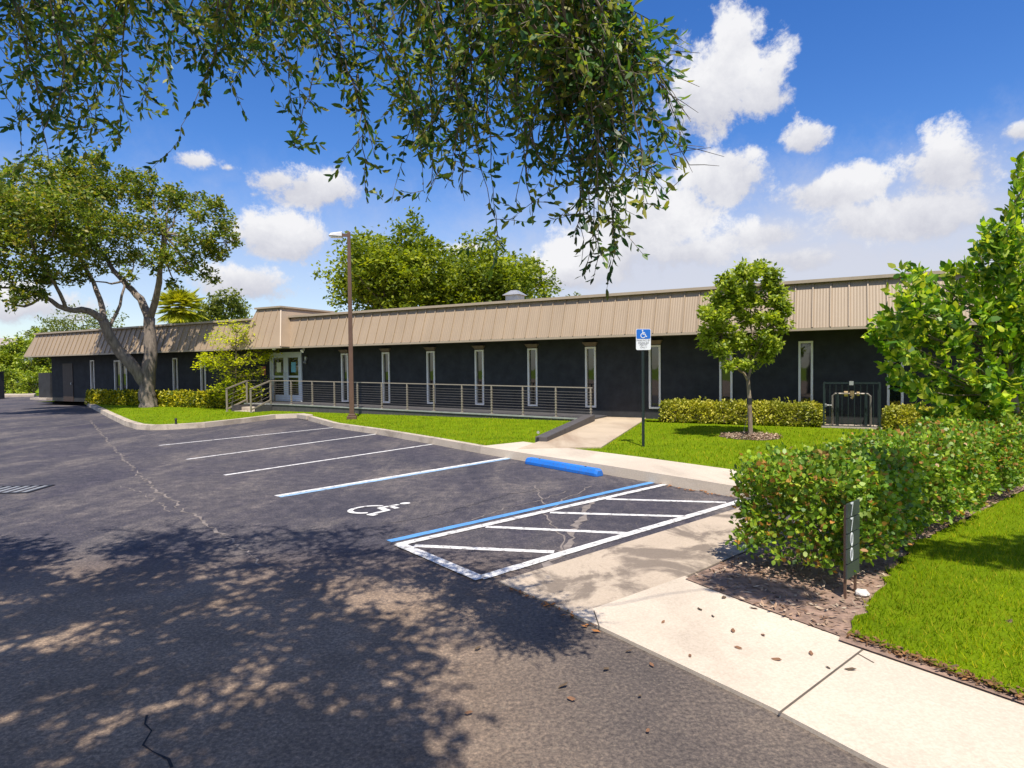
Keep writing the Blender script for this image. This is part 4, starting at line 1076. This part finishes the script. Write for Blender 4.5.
def droop(a, b, lead, nside, leafstep=.021):
    a = Vector(a); b = Vector(b); pts = []
    L = (b-a).length; k = max(6, int(L/.06)); ctrl = a.lerp(b,.5)+Vector((random.uniform(-.12,.12),random.uniform(-.12,.12),.18*L))
    for i in range(k+1):
        s = i/k; p = a*(1-s)**2+ctrl*2*s*(1-s)+b*s*s
        pts.append(p+Vector((random.gauss(0,.006),random.gauss(0,.006),random.gauss(0,.006))))
    twigs.tube(pts, [lead*(1-.8*i/k) for i in range(k+1)], 5, False)
    for i in range(k+1):
        d = (pts[min(i+1,k)]-pts[max(i-1,0)]).normalized()
        if i > k*.2:
            for q in range(2):
                LC.append(np.array(pts[i].lerp(pts[max(i-1,0)], random.random()))); v = unit(1)[0]*.9+np.array(d)*.55+np.array([0,0,-.25]); LD.append(v)
    for _ in range(nside):
        i = random.randint(int(k*.15), k); p = pts[i]
        ln = random.uniform(.12,.36)*(1.1-.5*i/k); d = Vector(unit(1)[0]); d.z = d.z*.8-.22; d.normalize()
        e = p+d*ln; m = max(3, int(ln/leafstep)); sp_ = [p.lerp(e, j/m)+Vector((0,0,-.10*ln*(j/m)**2)) for j in range(m+1)]
        twigs.tube([sp_[0], sp_[m//2], sp_[-1]], [.0022,.0018,.001], 3, False)
        for j in range(1, m+1):
            LC.append(np.array(sp_[j])); LD.append(unit(1)[0]*.75+np.array(d)*.7+np.array([0,0,-.15]))
            if j == m: LC.append(np.array(sp_[j])); LD.append(np.array(d)+unit(1)[0]*.3)
def spray(px, f, dep):
    lim = np.interp(px, ox, oy); py = lim*f
    tip = P(px+random.uniform(-3,3), py, dep); up_ = P(min(px+random.uniform(-190,190), 610), -60-random.uniform(0,80), dep-random.uniform(.0,.5))
    return up_, tip
for k in range(88):                       # right mass
    px = random.choice([random.uniform(345,670), random.gauss(400,30), random.gauss(475,28), random.gauss(550,30), random.gauss(600,25)]); px = min(max(px,345),640)
    f = .22+.78*random.random()**1.5; dep = float(np.interp(px,[345,480,600,690],[3.5,3.1,2.65,2.5]))+random.uniform(-.28,.28); a, b_ = spray(px, f, dep)
    if px > 600: a = P(540+random.uniform(-40,30), -30+random.uniform(-40,60), dep-.1)
    droop(a, b_, .008, int(5+11*f))
for k in range(56):                       # left mass
    px = random.choice([random.uniform(-30,340), random.gauss(30,28), random.gauss(95,22), random.gauss(225,28), random.gauss(285,20)]); f = .2+.8*random.random()**1.7
    a, b_ = spray(max(px,0), f, random.uniform(3.3,4.4))
    if px < 0: b_ = P(px, b_.z and np.interp(0,ox,oy)*f, 3.9)
    droop(a, b_, .008, int(9+11*f))
for (ax0, ay0, bx_, by_) in ((560,20,690,163),(570,10,676,150),(585,-10,688,112),(560,30,664,190),(600,-20,668,92),(575,40,648,205),(590,-30,640,66),(555,40,618,240),(540,30,600,255),(580,20,684,142),(600,20,676,172)):
    droop(P(ax0,ay0,2.55), P(bx_,by_,2.6+random.uniform(-.2,.2)), .006, 13)
for k in range(14):                        # little tips along the lower outline
    px = random.uniform(0,660); a, b_ = spray(px, random.uniform(.96,1.06), float(np.interp(px,[0,340,480,600],[4,3.6,3.1,2.6]))); droop(a, b_, .006, 9)
LC = np.array(LC); LD = np.array(LD)
keep = (LC[:,1] > .5) & (512+F*LC[:,0]/LC[:,1] < 690-rng.exponential(12,len(LC))); LC = LC[keep]; LD = LD[keep]
ls = np.interp(LC[:,1],[2.4,3.6],[.80,1.0]); lv = np.concatenate([leaves(LC[m_], .056*q_, .0205*q_, LD[m_], hexa=True) for m_, q_ in ((ls<.87,.82),((ls>=.87)&(ls<.95),.92),(ls>=.95,1.0))])
# crown above: leafy clumps over the lot, and a few over the hedge and front lawn
SUN_EL = 62.0; SUNV = Vector((.13,-1,0)).normalized(); 
def shade_clump(gx, gy, z, r, n):       # clump whose shade falls at ground (gx, gy)
    k = z/math.tan(R(SUN_EL)); return (np.array([gx+SUNV.x*k, gy+SUNV.y*k, z]), r, n)
cl = []
k = 0
while k < 215:
    gy = random.uniform(1.2,5.9); gx = random.uniform(-1.0*gy-.8, .9-.30*gy+random.uniform(-.3,.2))
    if gx > -.3 or (gy > 2.9 and gx > -.5) or (gy > 4.55 and gx > -1.3) or (gy > 5.1 and gx > -2.8): continue
    z = random.uniform(4.3,6.2) if gy < 4.9 else random.uniform(4.0,4.6); cl.append(shade_clump(gx, gy, z, random.uniform(.25,.48), 130)); k += 1
for k in range(24):
    gy = random.uniform(-4,1.5); gx = random.uniform(-7,1.0); cl.append(shade_clump(gx, gy, random.uniform(4.5,7), random.uniform(.5,.9), 130))
for gx, gy, z, r, n in ((1.72,4.72,5.0,.26,300),(1.95,4.55,5.2,.24,260),(3.85,5.45,5.3,.40,420),(4.2,5.2,5.5,.42,420),(4.5,5.5,5.4,.4,380),(4.9,5.5,5.4,.4,300),(4.35,4.9,5.4,.28,200),(3.1,5.4,5.2,.27,650),(3.35,5.7,5.0,.29,700),(3.05,5.8,5.1,.26,560),(3.3,6.1,5.1,.27,520),(2.95,5.15,5.0,.2,160)):
    cl.append(shade_clump(gx, gy, z, r, n))
cv = []
for c, r, n in cl:
    if c[1] > .3 and c[2] < 1.7+(c[1]+r)*.64+.15: c[2] = 1.7+(c[1]+r)*.64+.3
    p = ball(c, r, n, .5, .6); cv.append(leaves(p, .12, .055, hexa=True))
    h = min(hub, key=lambda q: (q-Vector(c)).length); limb(tb, [h, h.lerp(Vector(c),.5)+Vector((random.uniform(-.1,.1),random.uniform(-.1,.1),.1)), Vector(c)], .009, .004, 5, 3, .04); hub.append(Vector(c))
obj('trunk', tb, M['bark'], t, smooth=True)
obj('twigs', twigs, M['twig'], t)
arr('crown', np.concatenate([lv]+cv), 6, M['over_leaf'], t)

# --- trees across the street behind the viewer: the windows mirror them
for k, (x, y, h, r) in enumerate(((-14,-26,9,5),(-3,-30,10,5.5),(8,-27,8.5,5),(19,-24,9,5.5),(30,-20,9,5),(-25,-22,9,5),(40,-14,9,5))):
    if k in (1,2,3,4): round_tree('street_tree', 'leafy tree across the street mirrored in the dark windows', (x,y,0), h, r, 1.6, 2600, .5, .3, M['far_leaf'], M['bark'], 'trees across the street', 14, seed=50+k)

# ------------------------------------------------------------------ fallen leaves
lspots = [(546,607),(563,617),(572,618),(584,628),(596,633),(629,653),(652,667),(700,613),(713,620),(733,635),(754,612),(724,601),(763,639),(777,664),(823,634),(811,658),(828,672),(851,674),(896,662),(925,672),(606,671),(640,698),(563,688),(478,650),(469,715),(690,660),(648,733),(571,701),(1006,630),(1000,672),(770,606),(738,652),(663,626)]
for k in range(26): lspots.append((random.uniform(505,600), 0))
for k in range(30): lspots.append((random.uniform(650,740), -1))
leafmesh = []
for k in range(3):
    v = [(-.04,0,0),(-.015,.017,.006),(.02,.018,.004),(.045,0,.012),(.02,-.018,.003),(-.015,-.016,.007)]
    me = bpy.data.meshes.new('fallen_leaf'); me.from_pydata(v, [], [(0,1,2),(0,2,3),(0,3,4),(0,4,5)]); me.materials.append(simple('dry_leaf', [(.30,.12,.03),(.20,.10,.05),(.10,.065,.035)][k], .8)); leafmesh.append(me)
for i, (x, y) in enumerate(lspots):
    if y == 0:
        yy = 584+(x-499)*.436; p = G(x+random.uniform(-4,4), yy+random.uniform(-2,3)); m = leafmesh[0]
    elif y == -1:
        yy = 482.3+(x-650)*.177; p = G(x, yy+random.uniform(0,2.5)); m = leafmesh[random.choice((0,1))]
    else: p = G(x,y); m = leafmesh[(0 if y < 640 and x < 640 else random.choice((1,2,2)))]
    z = .026 if (y > 0 and x > 600 and (y-615.5) < (x-570.5)*.48) else .012
    o = bpy.data.objects.new('fallen_leaf', m); COL.objects.link(o); o.location = (p.x,p.y,z)
    o.rotation_euler = (random.uniform(-.3,.3),random.uniform(-.3,.3),random.uniform(0,6.28)); s = random.uniform(.4,.8) if i != 28 else 1.6; o.scale = (s,s,s)
    tag(o, 'small dry brown leaf lying on the paving or along its edges', 'fallen leaf', 'fallen leaves on the paving')

# ------------------------------------------------------------------ sky, clouds, sun
W = bpy.data.worlds.new('World'); S.world = W; W.use_nodes = True
nt = W.node_tree; nt.nodes.clear()
sky = N(nt, 'ShaderNodeTexSky', sky_type='NISHITA'); sky.sun_disc = False
sky.sun_elevation = R(SUN_EL); az = math.atan2(SUNV.x, SUNV.y); sky.sun_rotation = az
sky.air_density = 1.0; sky.dust_density = .4; sky.ozone_density = 2.2; sky.altitude = 0
tc = N(nt, 'ShaderNodeTexCoord'); sep = N(nt, 'ShaderNodeSeparateXYZ'); nt.links.new(tc.outputs['Generated'], sep.inputs[0])
def mth(op, a, b=None, c=None, clamp=False):
    n = N(nt, 'ShaderNodeMath', operation=op); n.use_clamp = clamp
    for i, v in enumerate((a, b, c)):
        if v is None: continue
        if isinstance(v, (int, float)): n.inputs[i].default_value = v
        else: nt.links.new(v, n.inputs[i])
    return n.outputs[0]
AZ = mth('ARCTAN2', sep.outputs[0], sep.outputs[1]); EL = mth('ARCSINE', sep.outputs[2])
hs = N(nt, 'ShaderNodeHueSaturation'); hs.inputs['Saturation'].default_value = 1.36; hs.inputs['Value'].default_value = 1.46; hs.inputs['Hue'].default_value = .514
nt.links.new(sky.outputs[0], hs.inputs['Color'])
n1 = noise(nt, tc.outputs['Generated'], 9, 9, .66, .3); n2 = noise(nt, tc.outputs['Generated'], 24, 7, .7)
nn = mth('ADD', mth('MULTIPLY', mth('SUBTRACT', n1, .5), 3.0), mth('MULTIPLY', mth('SUBTRACT', n2, .5), 1.7))
clouds = [(708,95,54,46,1),(735,45,28,40,.85),(760,95,40,30,.75),(727,174,52,30,1),(806,138,26,21,1),(832,192,62,25,1),(945,168,52,40,1),(900,216,95,26,1),(640,225,78,48,1),(600,255,70,26,.9),(690,252,75,20,.8),(318,188,58,24,1),(275,180,32,18,.9),(283,236,56,26,1),(246,282,52,20,1),(198,160,48,14,.62),(228,168,26,9,.5),(20,303,90,26,.85),(1022,130,26,14,.9),(620,150,0.1,.1,0),(560,275,60,20,.85),(470,250,40,14,.5),(765,235,60,22,.9),(800,258,80,18,.8),(775,70,26,40,.6)]
tot = None; sw_ = None; sv_ = None
for px, py, hw, hh_, wt in clouds:
    if wt == 0: continue
    d = ray(px, py).normalized(); a = math.atan2(d.x, d.y); e = math.asin(d.z)
    sc = math.cos(a)
    u = mth('MULTIPLY', mth('SUBTRACT', AZ, a), F/(hw*sc)); v = mth('MULTIPLY', mth('SUBTRACT', EL, e), F/(hh_*sc))
    d2 = mth('MULTIPLY_ADD', u, u, mth('MULTIPLY', v, v))
    w = mth('POWER', .14, d2)
    val = mth('SUBTRACT', wt, mth('SQRT', d2))
    tot = val if tot is None else mth('SMOOTH_MAX', tot, val, .25)
    sw_ = w if sw_ is None else mth('ADD', sw_, w)
    wv = mth('MULTIPLY', w, v); sv_ = wv if sv_ is None else mth('ADD', sv_, wv)
low = mth('MULTIPLY_ADD', mth('DIVIDE', sv_, mth('ADD', sw_, .02)), .8, .58, True)
# general fair-weather clouds elsewhere in the sky (behind the viewer)
nb = noise(nt, tc.outputs['Generated'], 3.2, 3, .5)
back = mth('MULTIPLY', mth('GREATER_THAN', mth('ABSOLUTE', AZ), 1.0), mth('SUBTRACT', mth('MULTIPLY', nb, 2.6), 1.35))
tot = mth('MAXIMUM', tot, mth('ADD', back, mth('MULTIPLY', mth('LESS_THAN', mth('ABSOLUTE', AZ), 1.0), -2)))
mr = N(nt, 'ShaderNodeMapRange', interpolation_type='SMOOTHSTEP'); mr.inputs['From Min'].default_value = -.05; mr.inputs['From Max'].default_value = .42
nt.links.new(mth('ADD', tot, mth('MULTIPLY', nn, .80)), mr.inputs['Value'])
mask = mr.outputs[0]
# thin bank near the horizon
bank = N(nt, 'ShaderNodeMapRange', interpolation_type='SMOOTHSTEP'); bank.inputs['From Min'].default_value = .33; bank.inputs['From Max'].default_value = .13
nt.links.new(mth('ADD', EL, mth('MULTIPLY', nn, .05)), bank.inputs['Value'])
side = N(nt, 'ShaderNodeMapRange', interpolation_type='SMOOTHSTEP'); side.inputs['From Min'].default_value = -.15; side.inputs['From Max'].default_value = .2; side.inputs['To Min'].default_value = .45; side.inputs['To Max'].default_value = .92
nt.links.new(AZ, side.inputs['Value'])
bk = mth('MULTIPLY', bank.outputs[0], side.outputs[0])
CW = (7.6,7.6,7.8); CG = (4.9,5.0,5.7)
shade = mth('ADD', low, mth('MULTIPLY', nn, .62), None, True)
ccol = mix(nt, shade, CG, CW)
c1 = mix(nt, bk, hs.outputs['Color'], (5.7,5.8,6.5))
c2 = mix(nt, mask, c1, ccol)
bg = N(nt, 'ShaderNodeBackground'); bg.inputs['Strength'].default_value = .085
nt.links.new(c2, bg.inputs['Color']); out = N(nt, 'ShaderNodeOutputWorld'); nt.links.new(bg.outputs[0], out.inputs['Surface'])

sl_ = bpy.data.lights.new('sun', 'SUN'); sl_.energy = 4.8; sl_.angle = R(.53); sl_.color = (1,.93,.82)
so = bpy.data.objects.new('sun', sl_); COL.objects.link(so)
tosun = Vector((SUNV.x*math.cos(R(SUN_EL)), SUNV.y*math.cos(R(SUN_EL)), math.sin(R(SUN_EL))))
so.rotation_euler = (-tosun).to_track_quat('-Z','Y').to_euler(); so.location = (0,-5,30)
vs_ = S.view_settings; vs_.view_transform = 'Standard'; vs_.look = 'None'; vs_.exposure = .5; vs_.gamma = 1
S.render.engine = 'CYCLES'; S.cycles.max_bounces = 4; S.cycles.diffuse_bounces = 3; S.cycles.glossy_bounces = 2; S.cycles.transmission_bounces = 3; S.cycles.transparent_max_bounces = 8
